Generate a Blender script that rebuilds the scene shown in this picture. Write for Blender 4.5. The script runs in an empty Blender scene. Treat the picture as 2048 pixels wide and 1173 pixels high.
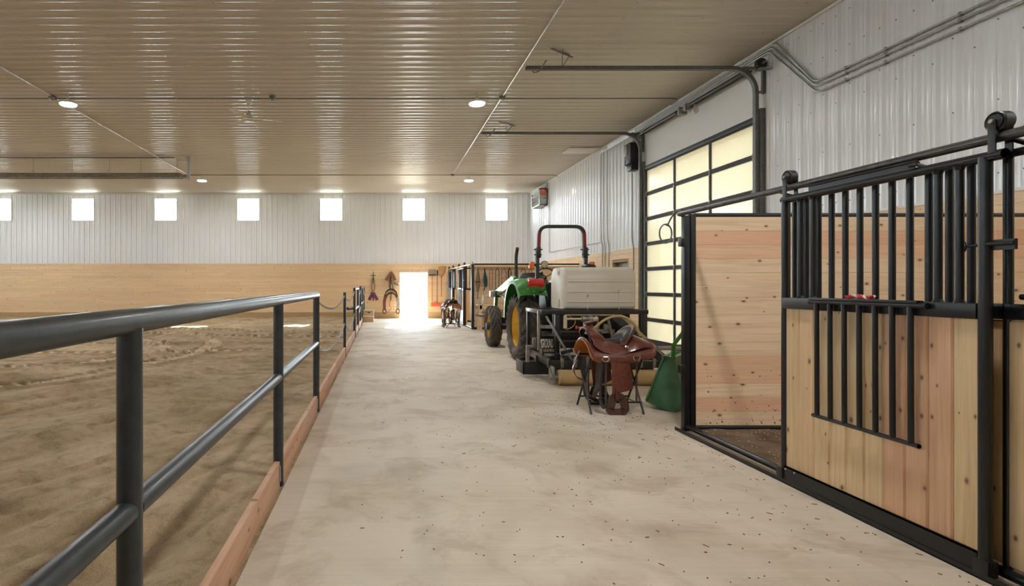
import bpy, bmesh, math, random
import numpy as np
from mathutils import Vector, Matrix, Euler

random.seed(7)
SC = bpy.context.scene
COL = SC.collection
PI = math.pi
R = math.radians

# ------------------------------------------------------------------ camera
CAMZ = 1.425          # eye height (m)
FPX = 1090.0          # focal length in pixels of a 2048 wide frame
cam_d = bpy.data.cameras.new('camera')
cam_d.sensor_width = 36.0
cam_d.lens = FPX / 2048 * 36.0
cam_d.shift_x = (1024 - 762) / 2048
cam_d.shift_y = -(586.5 - 572) / 2048
cam_d.clip_start = 0.05
cam_d.clip_end = 200
cam = bpy.data.objects.new('camera', cam_d)
COL.objects.link(cam)
cam.location = (0, 0, CAMZ)
cam.rotation_euler = (PI / 2, 0, 0)
SC.camera = cam

# ------------------------------------------------------------------ world, sun, exposure
SC.view_settings.view_transform = 'Standard'
SC.view_settings.look = 'None'
SC.view_settings.gamma = 1.0
SC.view_settings.use_curve_mapping = False
SC.view_settings.exposure = 0.32
world = bpy.data.worlds.new('world')
SC.world = world
world.use_nodes = True
bg = world.node_tree.nodes['Background']
bg.inputs[0].default_value = (0.80, 0.905, 1.0, 1)
bg.inputs[1].default_value = 34.0
sun_d = bpy.data.lights.new('sun', 'SUN')
sun_d.energy = 40.0
sun_d.angle = R(0.6)
sun_d.color = (1.0, 0.95, 0.86)
sun = bpy.data.objects.new('sun', sun_d)
COL.objects.link(sun)
sun.location = (4, 40, 30)
sun.rotation_euler = Vector((-0.8, -5.2, -4.77)).to_track_quat('-Z', 'Y').to_euler()
LAMP_W = 88.0
LAMP_COL = (1.0, 0.98, 0.945)
try:
    SC.cycles.sample_clamp_indirect = 5.0
    SC.cycles.max_bounces = 10
    SC.cycles.diffuse_bounces = 6
    SC.cycles.transparent_max_bounces = 10
    SC.cycles.caustics_reflective = False
    SC.cycles.caustics_refractive = False
except Exception:
    pass

# ------------------------------------------------------------------ room sizes
DB = 23.9      # back wall (y)
XR = 6.53      # wall on the overhead-door side (x)
XL = -23.0
YF = -7.0
HC = 5.5       # ceiling
HW = 2.41      # top of the wainscot


def W(px, py, y):
    """measured point of the photograph at a known depth -> metres"""
    return Vector(((px - 762) * y / FPX, y, CAMZ + (572 - py) * y / FPX))


# ------------------------------------------------------------------ materials
def nodes_of(name):
    m = bpy.data.materials.new(name)
    m.use_nodes = True
    nt = m.node_tree
    b = nt.nodes['Principled BSDF']
    return m, nt, b


def N(nt, kind, **kw):
    n = nt.nodes.new(kind)
    for k, v in kw.items():
        setattr(n, k, v)
    return n


def L(nt, a, b):
    nt.links.new(a, b)


def objvec(nt, scale=(1, 1, 1), island=False):
    tc = N(nt, 'ShaderNodeTexCoord')
    out = tc.outputs['Object']
    mp = N(nt, 'ShaderNodeVectorMath', operation='MULTIPLY')
    mp.inputs[1].default_value = scale
    L(nt, out, mp.inputs[0])
    out = mp.outputs[0]
    if island:
        g = N(nt, 'ShaderNodeNewGeometry')
        sc = N(nt, 'ShaderNodeVectorMath', operation='SCALE')
        cb = N(nt, 'ShaderNodeCombineXYZ')
        for i, f in enumerate((97.0, 53.0, 71.0)):
            mm = N(nt, 'ShaderNodeMath', operation='MULTIPLY')
            mm.inputs[1].default_value = f
            L(nt, g.outputs['Random Per Island'], mm.inputs[0])
            L(nt, mm.outputs[0], cb.inputs[i])
        ad = N(nt, 'ShaderNodeVectorMath', operation='ADD')
        L(nt, out, ad.inputs[0])
        L(nt, cb.outputs[0], ad.inputs[1])
        out = ad.outputs[0]
    return out


def ramp(nt, fac, stops):
    r = N(nt, 'ShaderNodeValToRGB')
    cr = r.color_ramp
    while len(cr.elements) < len(stops):
        cr.elements.new(0.5)
    for e, (p, c) in zip(cr.elements, stops):
        e.position = p
        e.color = (*c, 1) if len(c) == 3 else c
    L(nt, fac, r.inputs[0])
    return r.outputs[0]


def mixc(nt, fac, a, b, blend='MIX'):
    m = N(nt, 'ShaderNodeMix', data_type='RGBA', blend_type=blend)
    for s, v in ((0, fac), (6, a), (7, b)):
        if hasattr(v, 'is_linked') or hasattr(v, 'links'):
            L(nt, v, m.inputs[s])
        elif s == 0:
            m.inputs[0].default_value = v
        else:
            m.inputs[s].default_value = (*v, 1)
    return m.outputs[2]


def noise(nt, vec, scale, detail=3, rough=0.55, dist=0.0):
    n = N(nt, 'ShaderNodeTexNoise')
    n.inputs['Scale'].default_value = scale
    n.inputs['Detail'].default_value = detail
    n.inputs['Roughness'].default_value = rough
    n.inputs['Distortion'].default_value = dist
    L(nt, vec, n.inputs['Vector'])
    return n.outputs[0]


def bump(nt, b, h, strength, dist=0.01):
    bp = N(nt, 'ShaderNodeBump')
    bp.inputs['Strength'].default_value = strength
    bp.inputs['Distance'].default_value = dist
    L(nt, h, bp.inputs['Height'])
    L(nt, bp.outputs[0], b.inputs['Normal'])


def plain(name, col, rough=0.5, metal=0.0, var=0.08, nscale=8.0, bumps=0.0, coat=0.0, bscale=60, spec=None, trans=0):
    m, nt, b = nodes_of(name)
    v = objvec(nt)
    n = noise(nt, v, nscale)
    dark = tuple(c * (1 - var) for c in col)
    lite = tuple(min(1, c * (1 + var)) for c in col)
    L(nt, ramp(nt, n, [(0.3, dark), (0.7, lite)]), b.inputs['Base Color'])
    b.inputs['Roughness'].default_value = rough
    b.inputs['Metallic'].default_value = metal
    b.inputs['Coat Weight'].default_value = coat
    b.inputs['Coat Roughness'].default_value = 0.15
    if spec is not None:
        b.inputs['Specular IOR Level'].default_value = spec
    if bumps:
        bump(nt, b, noise(nt, v, bscale), bumps, 0.004)
    return m


def wood(name, grain, normal, base=((0.70, 0.51, 0.31), (0.83, 0.66, 0.45)), pink=(0.76, 0.47, 0.31), pinkness=0.35,
         knots=0.62, rough=0.5, kscale=1.0, vary=0.84):
    """pine boards; each board of the mesh takes its own tint, grain and knots"""
    m, nt, b = nodes_of(name)
    ax = 'XYZ'.index(grain)
    nx = 'XYZ'.index(normal)
    sc = [16.0, 16.0, 16.0]
    sc[ax] = 0.9
    sc[nx] = 3.0
    v = objvec(nt, sc, True)
    n1 = noise(nt, v, 1.0, 4, 0.6, 1.2)
    sc2 = [90.0, 90.0, 90.0]
    sc2[ax] = 2.0
    n2 = noise(nt, objvec(nt, sc2, True), 1.0, 2)
    col = ramp(nt, n1, [(0.30, base[0]), (0.55, base[1]), (0.75, tuple(c * 0.93 for c in base[1]))])
    g = N(nt, 'ShaderNodeNewGeometry')
    rr = g.outputs['Random Per Island']
    pf = ramp(nt, rr, [(0.0, (0.04,) * 3), (1 - pinkness, (0.10,) * 3), (1.0, (0.85,) * 3)])
    col = mixc(nt, pf, col, pink, 'MIX')
    # board to board brightness
    wn = N(nt, 'ShaderNodeTexWhiteNoise', noise_dimensions='1D')
    mm = N(nt, 'ShaderNodeMath', operation='MULTIPLY')
    mm.inputs[1].default_value = 31.7
    L(nt, rr, mm.inputs[0])
    L(nt, mm.outputs[0], wn.inputs['W'])
    bt = ramp(nt, wn.outputs['Value'], [(0.0, (vary,) * 3), (1.0, (1.04,) * 3)])
    col = mixc(nt, 1.0, col, bt, 'MULTIPLY')
    fine = ramp(nt, n2, [(0.35, (0.93,) * 3), (0.65, (1.03,) * 3)])
    col = mixc(nt, 1.0, col, fine, 'MULTIPLY')
    # knots
    ks = [7.5 * kscale] * 3
    ks[ax] = 4.6 * kscale
    vo = N(nt, 'ShaderNodeTexVoronoi', voronoi_dimensions='2D', feature='F1')
    vo.inputs['Scale'].default_value = 1.0
    sx_ = N(nt, 'ShaderNodeSeparateXYZ')
    L(nt, objvec(nt, ks, True), sx_.inputs[0])
    cx_ = N(nt, 'ShaderNodeCombineXYZ')
    L(nt, sx_.outputs[ax], cx_.inputs[0])
    L(nt, sx_.outputs[3 - ax - nx], cx_.inputs[1])
    L(nt, cx_.outputs[0], vo.inputs['Vector'])
    sep = N(nt, 'ShaderNodeSeparateColor')
    L(nt, vo.outputs['Color'], sep.inputs[0])
    gt = N(nt, 'ShaderNodeMath', operation='GREATER_THAN')
    gt.inputs[1].default_value = knots
    L(nt, sep.outputs[0], gt.inputs[0])
    kd = N(nt, 'ShaderNodeMath', operation='DIVIDE')
    L(nt, vo.outputs['Distance'], kd.inputs[0])
    ka = N(nt, 'ShaderNodeMath', operation='MULTIPLY_ADD')
    ka.inputs[1].default_value = 0.9
    ka.inputs[2].default_value = 0.35
    L(nt, sep.outputs[1], ka.inputs[0])
    L(nt, ka.outputs[0], kd.inputs[1])
    km = ramp(nt, kd.outputs[0], [(0.035, (1, 1, 1)), (0.075, (0.62,) * 3), (0.11, (0.16,) * 3), (0.20, (0, 0, 0))])
    kf = N(nt, 'ShaderNodeMath', operation='MULTIPLY')
    L(nt, km, kf.inputs[0])
    L(nt, gt.outputs[0], kf.inputs[1])
    col = mixc(nt, kf.outputs[0], col, (0.16, 0.075, 0.035))
    L(nt, col, b.inputs['Base Color'])
    b.inputs['Roughness'].default_value = rough
    bump(nt, b, n1, 0.12, 0.003)
    return m


M = {}
M['pipe'] = plain('slate_pipe_paint', (0.023, 0.030, 0.034), 0.42, 0.0, 0.25, 22, 0.08, 0.15, 90)
M['black'] = plain('black_powder_coat', (0.0065, 0.0075, 0.009), 0.34, 0.0, 0.2, 14, 0.04, 0.08, 120, spec=0.4)
M['blacksteel'] = plain('black_steel', (0.020, 0.019, 0.019), 0.45, 0.0, 0.35, 9, 0.1, 0.1)
M['galv'] = plain('galvanised_steel', (0.42, 0.43, 0.42), 0.42, 0.75, 0.18, 18, 0.03)
M['conduit'] = plain('conduit_steel', (0.55, 0.55, 0.54), 0.33, 0.8, 0.1, 20)
M['darkconduit'] = plain('dull_conduit', (0.20, 0.20, 0.19), 0.5, 0.5, 0.15, 20)
M['rail'] = plain('worn_rail_steel', (0.10, 0.10, 0.102), 0.34, 0.75, 0.3, 20, 0.05)
M['track'] = plain('dull_track_steel', (0.15, 0.15, 0.145), 0.5, 0.4, 0.2, 18, 0.03)
M['chrome'] = plain('bright_metal', (0.72, 0.71, 0.68), 0.22, 1.0, 0.06, 20)
M['steel'] = plain('worn_grey_steel', (0.30, 0.29, 0.27), 0.42, 0.6, 0.3, 14, 0.1)
M['alum'] = plain('bronze_door_frame', (0.040, 0.040, 0.046), 0.6, 0.0, 0.12, 12, spec=0.25)
M['white'] = plain('white_paint', (0.78, 0.77, 0.74), 0.45, 0, 0.03, 6)
M['offwhite'] = plain('cream_enamel', (0.74, 0.71, 0.64), 0.4, 0, 0.05, 6)
M['board'] = plain('white_header_board', (0.74, 0.735, 0.72), 0.55, 0, 0.03, 2)
M['rubber'] = plain('tyre_rubber', (0.082, 0.070, 0.056), 0.85, 0, 0.45, 5, 0.3)
M['blackplastic'] = plain('black_plastic', (0.014, 0.014, 0.015), 0.45, 0, 0.2, 6, 0.05)
M['green'] = plain('green_tractor_paint', (0.05, 0.235, 0.045), 0.36, 0, 0.10, 6, 0, 0.12, spec=0.4)
M['greendull'] = plain('worn_green_paint', (0.055, 0.165, 0.075), 0.5, 0, 0.35, 5, 0.1)
M['yellow'] = plain('yellow_rim_paint', (0.72, 0.43, 0.04), 0.38, 0, 0.12, 8, 0, 0.3)
M['red'] = plain('red_lens', (0.55, 0.03, 0.025), 0.18, 0, 0.08, 6, 0, 0.6)
M['redband'] = plain('red_reflective_tape', (0.28, 0.018, 0.022), 0.4, 0, 0.06)
M['orange'] = plain('orange_lens', (0.80, 0.16, 0.015), 0.22, 0, 0.1, 20, 0, 0.5)
M['lamplens'] = plain('work_light_lens', (0.55, 0.54, 0.44), 0.2, 0, 0.1, 30, 0, 0.5)
M['leather'] = plain('russet_leather', (0.130, 0.036, 0.023), 0.36, 0, 0.28, 30, 0.35, 0.25, 160)
M['leatherdark'] = plain('dark_brown_leather', (0.070, 0.030, 0.020), 0.45, 0, 0.3, 26, 0.25, 0.1, 120)
M['leatherlining'] = plain('tan_leather_lining', (0.42, 0.135, 0.020), 0.55, 0, 0.18, 16, 0.2)
M['suede'] = plain('black_suede', (0.018, 0.018, 0.020), 0.75, 0, 0.2, 40, 0.2)
M['greystrap'] = plain('charcoal_strap', (0.055, 0.055, 0.056), 0.6, 0, 0.2, 40, 0.2)
M['felt'] = plain('brown_felt_pad', (0.185, 0.085, 0.050), 0.9, 0, 0.2, 25, 0.3)
M['purple'] = plain('purple_nylon', (0.13, 0.022, 0.10), 0.6, 0, 0.25, 30, 0.2)
M['teal'] = plain('teal_nylon', (0.015, 0.080, 0.115), 0.6, 0, 0.3, 30, 0.2)
M['tan'] = plain('tan_webbing', (0.25, 0.165, 0.085), 0.8, 0, 0.2, 30, 0.3)
M['rustwood'] = plain('shovel_plastic', (0.42, 0.215, 0.085), 0.5, 0, 0.15, 12)
M['handlewood'] = plain('red_brown_handle', (0.36, 0.12, 0.05), 0.55, 0, 0.2, 16)
M['scarlet'] = plain('orange_red_plastic', (0.62, 0.10, 0.035), 0.5, 0, 0.1, 10)
M['roller'] = plain('sand_coated_roller', (0.46, 0.33, 0.16), 0.75, 0, 0.22, 6, 0.3)
M['hose'] = plain('tan_hose', (0.50, 0.36, 0.17), 0.5, 0, 0.12, 10)
M['cream'] = plain('cream_plastic', (0.58, 0.51, 0.36), 0.5, 0, 0.12, 14)
M['hay'] = plain('hay_scraps', (0.20, 0.125, 0.05), 0.9, 0, 0.5, 3)
M['shavings'] = plain('pale_shavings', (0.62, 0.46, 0.26), 0.9, 0, 0.3, 3)
M['ropered'] = plain('red_rope', (0.45, 0.02, 0.025), 0.7, 0, 0.2, 60)
M['ropewhite'] = plain('white_rope', (0.62, 0.58, 0.52), 0.7, 0, 0.1, 60)
M['textwhite'] = plain('white_lettering', (0.80, 0.78, 0.74), 0.6, 0, 0.15, 30)
M['textorange'] = plain('tan_lettering', (0.75, 0.55, 0.35), 0.6, 0, 0.15, 30)
M['treated'] = wood('treated_kick_board', 'X', 'Y', ((0.36, 0.24, 0.11), (0.47, 0.33, 0.16)), (0.40, 0.24, 0.11), 0.2, 0.7)
M['wood_x'] = wood('pine_boards_along_x', 'X', 'Y', pinkness=0.10, vary=0.93)
M['wood_wall'] = wood('pine_wall_boards', 'X', 'Y', ((0.70, 0.50, 0.29), (0.80, 0.60, 0.37)), (0.78, 0.52, 0.32), 0.2, 0.84, kscale=1.2, vary=0.94)
M['wood_y'] = wood('pine_boards_along_y', 'Y', 'X', ((0.70, 0.51, 0.31), (0.80, 0.62, 0.40)), (0.78, 0.52, 0.32), 0.2, 0.84, kscale=1.2, vary=0.94)
M['wood_z'] = wood('pine_boards_upright', 'Z', 'X', ((0.60, 0.42, 0.22), (0.74, 0.55, 0.32)), (0.66, 0.42, 0.24), 0.12, 0.62, 0.45, 1.15, 0.90)
M['wood_z_pink'] = wood('pink_pine_boards_upright', 'Z', 'X', ((0.58, 0.33, 0.19), (0.70, 0.44, 0.27)), (0.66, 0.36, 0.22), 0.4, 0.58, 0.45, 1.1)
M['wood_x_pink'] = wood('pink_pine_boards', 'X', 'Y', ((0.66, 0.41, 0.24), (0.78, 0.53, 0.35)), (0.74, 0.45, 0.29), 0.4, vary=0.93)
M['wood_zx'] = wood('pine_boards_upright_facing', 'Z', 'Y', knots=0.85)
M['kerb'] = wood('cedar_kerb', 'Y', 'X', ((0.47, 0.26, 0.155), (0.60, 0.37, 0.24)), (0.52, 0.27, 0.165), 0.3, 0.66, 0.6)
M['cedar'] = wood('cedar_step', 'X', 'Y', ((0.52, 0.32, 0.17), (0.64, 0.42, 0.24)), (0.56, 0.29, 0.15), 0.3, 0.7)

# painted ribbed sheet
def sheet_mat(name, col, rough, coat=0.35):
    m, nt, b = nodes_of(name)
    v = objvec(nt)
    n = noise(nt, v, 0.8, 3)
    L(nt, ramp(nt, n, [(0.3, tuple(c * 0.96 for c in col)), (0.7, col)]), b.inputs['Base Color'])
    b.inputs['Roughness'].default_value = rough
    b.inputs['Specular IOR Level'].default_value = 0.5
    b.inputs['Coat Weight'].default_value = coat
    b.inputs['Coat Roughness'].default_value = 0.13
    bump(nt, b, noise(nt, v, 5.0, 2), 0.03, 0.01)
    return m


M['sheet_ceiling'] = sheet_mat('painted_ceiling_sheet', (0.70, 0.67, 0.625), 0.28, 0.22)
M['sheet_wall'] = sheet_mat('painted_wall_sheet', (0.81, 0.835, 0.865), 0.34)

# concrete slab
def concrete():
    m, nt, b = nodes_of('broomed_concrete')
    v = objvec(nt)
    big = noise(nt, v, 0.55, 4, 0.6, 0.4)
    mid = noise(nt, v, 1.9, 6, 0.68, 0.5)
    broom = noise(nt, objvec(nt, (0.7, 85.0, 1.0)), 1.0, 3, 0.6)
    smear = noise(nt, objvec(nt, (0.9, 1.5, 1.0)), 1.0, 5, 0.62, 0.5)
    col = ramp(nt, big, [(0.30, (0.46, 0.385, 0.295)), (0.48, (0.59, 0.515, 0.415)), (0.72, (0.64, 0.57, 0.475))])
    col = mixc(nt, 1.0, col, ramp(nt, broom, [(0.3, (0.93,) * 3), (0.7, (1.04,) * 3)]), 'MULTIPLY')
    col = mixc(nt, 1.0, col, ramp(nt, smear, [(0.30, (0.86, 0.84, 0.80)), (0.50, (1.0,) * 3), (0.8, (1.04,) * 3)]), 'MULTIPLY')
    blot = ramp(nt, mid, [(0.50, (0, 0, 0)), (0.62, (0.42,) * 3), (0.78, (0.75,) * 3)])
    col = mixc(nt, blot, col, (0.31, 0.235, 0.155))
    speck = noise(nt, v, 38.0, 3, 0.7)
    where = ramp(nt, noise(nt, v, 1.1, 3), [(0.40, (0, 0, 0)), (0.65, (1, 1, 1))])
    sp = ramp(nt, speck, [(0.64, (0, 0, 0)), (0.74, (0.6,) * 3)])
    ml = N(nt, 'ShaderNodeMath', operation='MULTIPLY')
    L(nt, sp, ml.inputs[0])
    L(nt, where, ml.inputs[1])
    col = mixc(nt, ml.outputs[0], col, (0.17, 0.115, 0.065))
    L(nt, col, b.inputs['Base Color'])
    b.inputs['Roughness'].default_value = 0.72
    bump(nt, b, broom, 0.22, 0.004)
    return m


M['concrete'] = concrete()


def sandmat(name, c0, c1, c2):
    m, nt, b = nodes_of(name)
    v = objvec(nt)
    a = noise(nt, v, 0.7, 5, 0.6, 0.5)
    g = noise(nt, v, 130.0, 3, 0.7)
    g2 = noise(nt, v, 28.0, 4, 0.7)
    col = ramp(nt, a, [(0.3, c0), (0.5, c1), (0.72, c2)])
    col = mixc(nt, 1.0, col, ramp(nt, g, [(0.3, (0.72,) * 3), (0.5, (1.0,) * 3), (0.72, (1.25,) * 3)]), 'MULTIPLY')
    at = N(nt, 'ShaderNodeAttribute', attribute_name='damp_shade')  # damp streaks plus shade painted into the track trenches
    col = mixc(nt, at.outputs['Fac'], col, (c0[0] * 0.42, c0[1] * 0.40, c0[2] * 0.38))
    at2 = N(nt, 'ShaderNodeAttribute', attribute_name='packed_lit')  # packed patches plus light painted onto the lug tops
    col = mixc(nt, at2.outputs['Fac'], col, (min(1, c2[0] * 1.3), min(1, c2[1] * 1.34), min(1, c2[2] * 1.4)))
    clod = noise(nt, v, 6.0, 5, 0.7, 0.4)
    col = mixc(nt, 1.0, col, ramp(nt, clod, [(0.32, (0.66, 0.63, 0.58)), (0.48, (1.0,) * 3), (0.68, (1.16,) * 3)]), 'MULTIPLY')
    L(nt, col, b.inputs['Base Color'])
    b.inputs['Roughness'].default_value = 0.95
    b.inputs['Specular IOR Level'].default_value = 0.2
    ad = N(nt, 'ShaderNodeMath', operation='ADD')
    L(nt, g, ad.inputs[0])
    L(nt, g2, ad.inputs[1])
    bump(nt, b, ad.outputs[0], 0.55, 0.012)
    return m


M['sand'] = sandmat('arena_sand', (0.275, 0.200, 0.118), (0.395, 0.298, 0.186), (0.475, 0.370, 0.245))
M['stalldirt'] = sandmat('stall_dirt', (0.115, 0.078, 0.050), (0.165, 0.118, 0.080), (0.225, 0.168, 0.12))


def thin_glass():
    m, nt, b = nodes_of('clear_pane')
    nt.nodes.remove(b)
    tr = N(nt, 'ShaderNodeBsdfTransparent')
    tr.inputs[0].default_value = (0.93, 0.96, 0.96, 1)
    gl = N(nt, 'ShaderNodeBsdfGlossy')
    gl.inputs['Roughness'].default_value = 0.03
    mx = N(nt, 'ShaderNodeMixShader')
    mx.inputs[0].default_value = 0.07
    L(nt, tr.outputs[0], mx.inputs[1])
    L(nt, gl.outputs[0], mx.inputs[2])
    L(nt, mx.outputs[0], nt.nodes['Material Output'].inputs[0])
    return m


def polycarb():
    """cream ribbed twin-wall sheet: part clear, part diffusing"""
    m, nt, b = nodes_of('ribbed_polycarbonate')
    v = objvec(nt, (1, 1, 1))
    sep = N(nt, 'ShaderNodeSeparateXYZ')
    L(nt, v, sep.inputs[0])
    wv = N(nt, 'ShaderNodeTexWave', wave_type='BANDS', bands_direction='Z')
    wv.inputs['Scale'].default_value = 9.0
    wv.inputs['Distortion'].default_value = 0.0
    L(nt, v, wv.inputs['Vector'])
    ribs = ramp(nt, wv.outputs[0], [(0.05, (0.86,) * 3), (0.4, (1.0,) * 3)])
    tint = mixc(nt, 1.0, (0.268, 0.246, 0.198), ribs, 'MULTIPLY')
    tint2 = mixc(nt, 1.0, (0.160, 0.146, 0.116), ribs, 'MULTIPLY')
    tr = N(nt, 'ShaderNodeBsdfTransparent')
    L(nt, tint2, tr.inputs[0])
    tl = N(nt, 'ShaderNodeBsdfTranslucent')
    L(nt, tint, tl.inputs[0])
    gl = N(nt, 'ShaderNodeBsdfGlossy')
    gl.inputs['Roughness'].default_value = 0.2
    m1 = N(nt, 'ShaderNodeMixShader')
    m1.inputs[0].default_value = 0.55
    L(nt, tr.outputs[0], m1.inputs[1])
    L(nt, tl.outputs[0], m1.inputs[2])
    m2 = N(nt, 'ShaderNodeMixShader')
    m2.inputs[0].default_value = 0.06
    L(nt, m1.outputs[0], m2.inputs[1])
    L(nt, gl.outputs[0], m2.inputs[2])
    nt.nodes.remove(b)
    L(nt, m2.outputs[0], nt.nodes['Material Output'].inputs[0])
    return m


def tankmat():
    m, nt, b = nodes_of('milky_tank_plastic')
    v = objvec(nt)
    n = noise(nt, v, 3.0)
    L(nt, ramp(nt, n, [(0.3, (0.66, 0.62, 0.52)), (0.7, (0.74, 0.71, 0.63))]), b.inputs['Base Color'])
    b.inputs['Roughness'].default_value = 0.42
    b.inputs['Subsurface Weight'].default_value = 0.15
    b.inputs['Subsurface Radius'].default_value = (0.05, 0.045, 0.03)
    return m


def emit(name, col, strength):
    m, nt, b = nodes_of(name)
    b.inputs['Base Color'].default_value = (*col, 1)
    b.inputs['Emission Color'].default_value = (*col, 1)
    b.inputs['Emission Strength'].default_value = strength
    return m


M['glass'] = thin_glass()
M['poly'] = polycarb()
M['tank'] = tankmat()
M['led'] = emit('led_diffuser', (1.0, 0.97, 0.92), 30.0)
M['exterior'] = plain('pale_gravel_yard', (0.50, 0.46, 0.38), 0.9, 0, 0.2, 1.0)


# ------------------------------------------------------------------ mesh builder
def fillet(pts, r, n=6):
    pts = [Vector(p) for p in pts]
    out = [pts[0]]
    for i in range(1, len(pts) - 1):
        a, p, c = pts[i - 1], pts[i], pts[i + 1]
        d1, d2 = (a - p), (c - p)
        rr = min(r, d1.length * 0.49, d2.length * 0.49)
        s, e = p + d1.normalized() * rr, p + d2.normalized() * rr
        for k in range(n + 1):
            t = k / n
            out.append(s * (1 - t) ** 2 + p * 2 * t * (1 - t) + e * t * t)
    out.append(pts[-1])
    return out


def catenary(a, b, sag, n=16):
    a, b = Vector(a), Vector(b)
    return [a.lerp(b, k / n) + Vector((0, 0, -sag * 4 * (k / n) * (1 - k / n))) for k in range(n + 1)]


def frame_of(d, up=Vector((0, 0, 1))):
    d = Vector(d).normalized()
    up = Vector(up)
    if abs(d.dot(up)) > 0.98:
        up = Vector((0, 1, 0)) if abs(d.y) < 0.9 else Vector((1, 0, 0))
    x = up.cross(d).normalized()
    y = d.cross(x).normalized()
    return x, y, d


class MB:
    def __init__(self):
        self.bm = bmesh.new()
        self.mi = 0

    def face(self, vs):
        try:
            f = self.bm.faces.new(vs)
            f.material_index = self.mi
            return f
        except ValueError:
            return None

    def verts(self, pts):
        return [self.bm.verts.new(p) for p in pts]

    def hexa(self, p):
        v = self.verts(p)
        for q in ((0, 3, 2, 1), (4, 5, 6, 7), (0, 1, 5, 4), (1, 2, 6, 5), (2, 3, 7, 6), (3, 0, 4, 7)):
            self.face([v[i] for i in q])
        return v

    def box(self, lo, hi, bev=0.0):
        lo, hi = Vector(lo), Vector(hi)
        x0, y0, z0 = (min(lo[i], hi[i]) for i in range(3))
        x1, y1, z1 = (max(lo[i], hi[i]) for i in range(3))
        v = self.hexa([(x0, y0, z0), (x1, y0, z0), (x1, y1, z0), (x0, y1, z0), (x0, y0, z1), (x1, y0, z1), (x1, y1, z1), (x0, y1, z1)])
        if bev:
            self._bev(v, bev)
        return self

    def _bev(self, v, bev, seg=2):
        es = list({e for q in v for e in q.link_edges})
        r = bmesh.ops.bevel(self.bm, geom=es, offset=bev, segments=seg, profile=0.6, affect='EDGES')
        for f in r['faces']:
            f.material_index = self.mi

    def obox(self, c, size, rot=None, bev=0.0):
        m = (rot.to_matrix() if isinstance(rot, Euler) else rot) if rot is not None else Matrix.Identity(3)
        c = Vector(c)
        sx, sy, sz = (s / 2 for s in size)
        pts = [c + m @ Vector(p) for p in ((-sx, -sy, -sz), (sx, -sy, -sz), (sx, sy, -sz), (-sx, sy, -sz), (-sx, -sy, sz), (sx, -sy, sz), (sx, sy, sz), (-sx, sy, sz))]
        v = self.hexa(pts)
        if bev:
            self._bev(v, bev)
        return self

    def bar(self, a, b, w, h, up=(0, 0, 1), bev=0.0):
        """box from a to b; w across, h along up"""
        a, b = Vector(a), Vector(b)
        x, y, d = frame_of(b - a, up)
        m = Matrix((x, y, d)).transposed()
        return self.obox((a + b) / 2, (w, h, (b - a).length), m, bev)

    def sweep(self, path, prof, up=(0, 0, 1), closed=False, cap=True, scales=None):
        path = [Vector(p) for p in path]
        n = len(path)
        tang = []
        for i in range(n):
            if closed:
                t = path[(i + 1) % n] - path[i - 1]
            else:
                t = path[min(i + 1, n - 1)] - path[max(i - 1, 0)]
            tang.append(t.normalized())
        x, y, _ = frame_of(tang[0], up)
        rings = []
        for i in range(n):
            if i:
                q = tang[i - 1].rotation_difference(tang[i])
                x = q @ x
                y = q @ y
            s = scales[i] if scales else 1.0
            rings.append(self.verts([path[i] + x * (a * s) + y * (b * s) for a, b in prof]))
        k = len(prof)
        for i in range(n if closed else n - 1):
            r0, r1 = rings[i], rings[(i + 1) % n]
            for j in range(k):
                self.face([r0[j], r0[(j + 1) % k], r1[(j + 1) % k], r1[j]])
        if cap and not closed:
            self.face(rings[0][::-1])
            self.face(rings[-1])
        return self

    def tube(self, path, r, seg=10, closed=False, cap=True, scales=None):
        prof = [(r * math.cos(2 * PI * k / seg), r * math.sin(2 * PI * k / seg)) for k in range(seg)]
        return self.sweep(path, prof, (0, 0, 1), closed, cap, scales)

    def strap(self, path, w, t, up=(0, 0, 1), closed=False):
        return self.sweep(path, [(-w / 2, -t / 2), (w / 2, -t / 2), (w / 2, t / 2), (-w / 2, t / 2)], up, closed)

    def pipe(self, a, b, r, seg=16):
        return self.tube([a, b], r, seg)

    def lathe(self, prof, seg=24, mat=None, closed_prof=False):
        """prof (r, z) about local z, mat places it"""
        mat = mat or Matrix.Identity(4)
        rings = []
        for r, z in prof:
            if r < 1e-5:
                rings.append([self.bm.verts.new(mat @ Vector((0, 0, z)))])
            else:
                rings.append(self.verts([mat @ Vector((r * math.cos(2 * PI * k / seg), r * math.sin(2 * PI * k / seg), z)) for k in range(seg)]))
        m = len(rings)
        for i in range(m if closed_prof else m - 1):
            a, b = rings[i], rings[(i + 1) % m]
            for k in range(seg):
                k2 = (k + 1) % seg
                if len(a) == 1 and len(b) == 1:
                    continue
                if len(a) == 1:
                    self.face([a[0], b[k2], b[k]][::-1])
                elif len(b) == 1:
                    self.face([a[k], a[k2], b[0]])
                else:
                    self.face([a[k], a[k2], b[k2], b[k]])
        return self

    def prism(self, poly, depth, mat=None):
        mat = mat or Matrix.Identity(4)
        a = self.verts([mat @ Vector((x, y, 0)) for x, y in poly])
        b = self.verts([mat @ Vector((x, y, depth)) for x, y in poly])
        self.face(a[::-1])
        self.face(b)
        n = len(poly)
        for i in range(n):
            self.face([a[i], a[(i + 1) % n], b[(i + 1) % n], b[i]])
        return self

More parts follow.
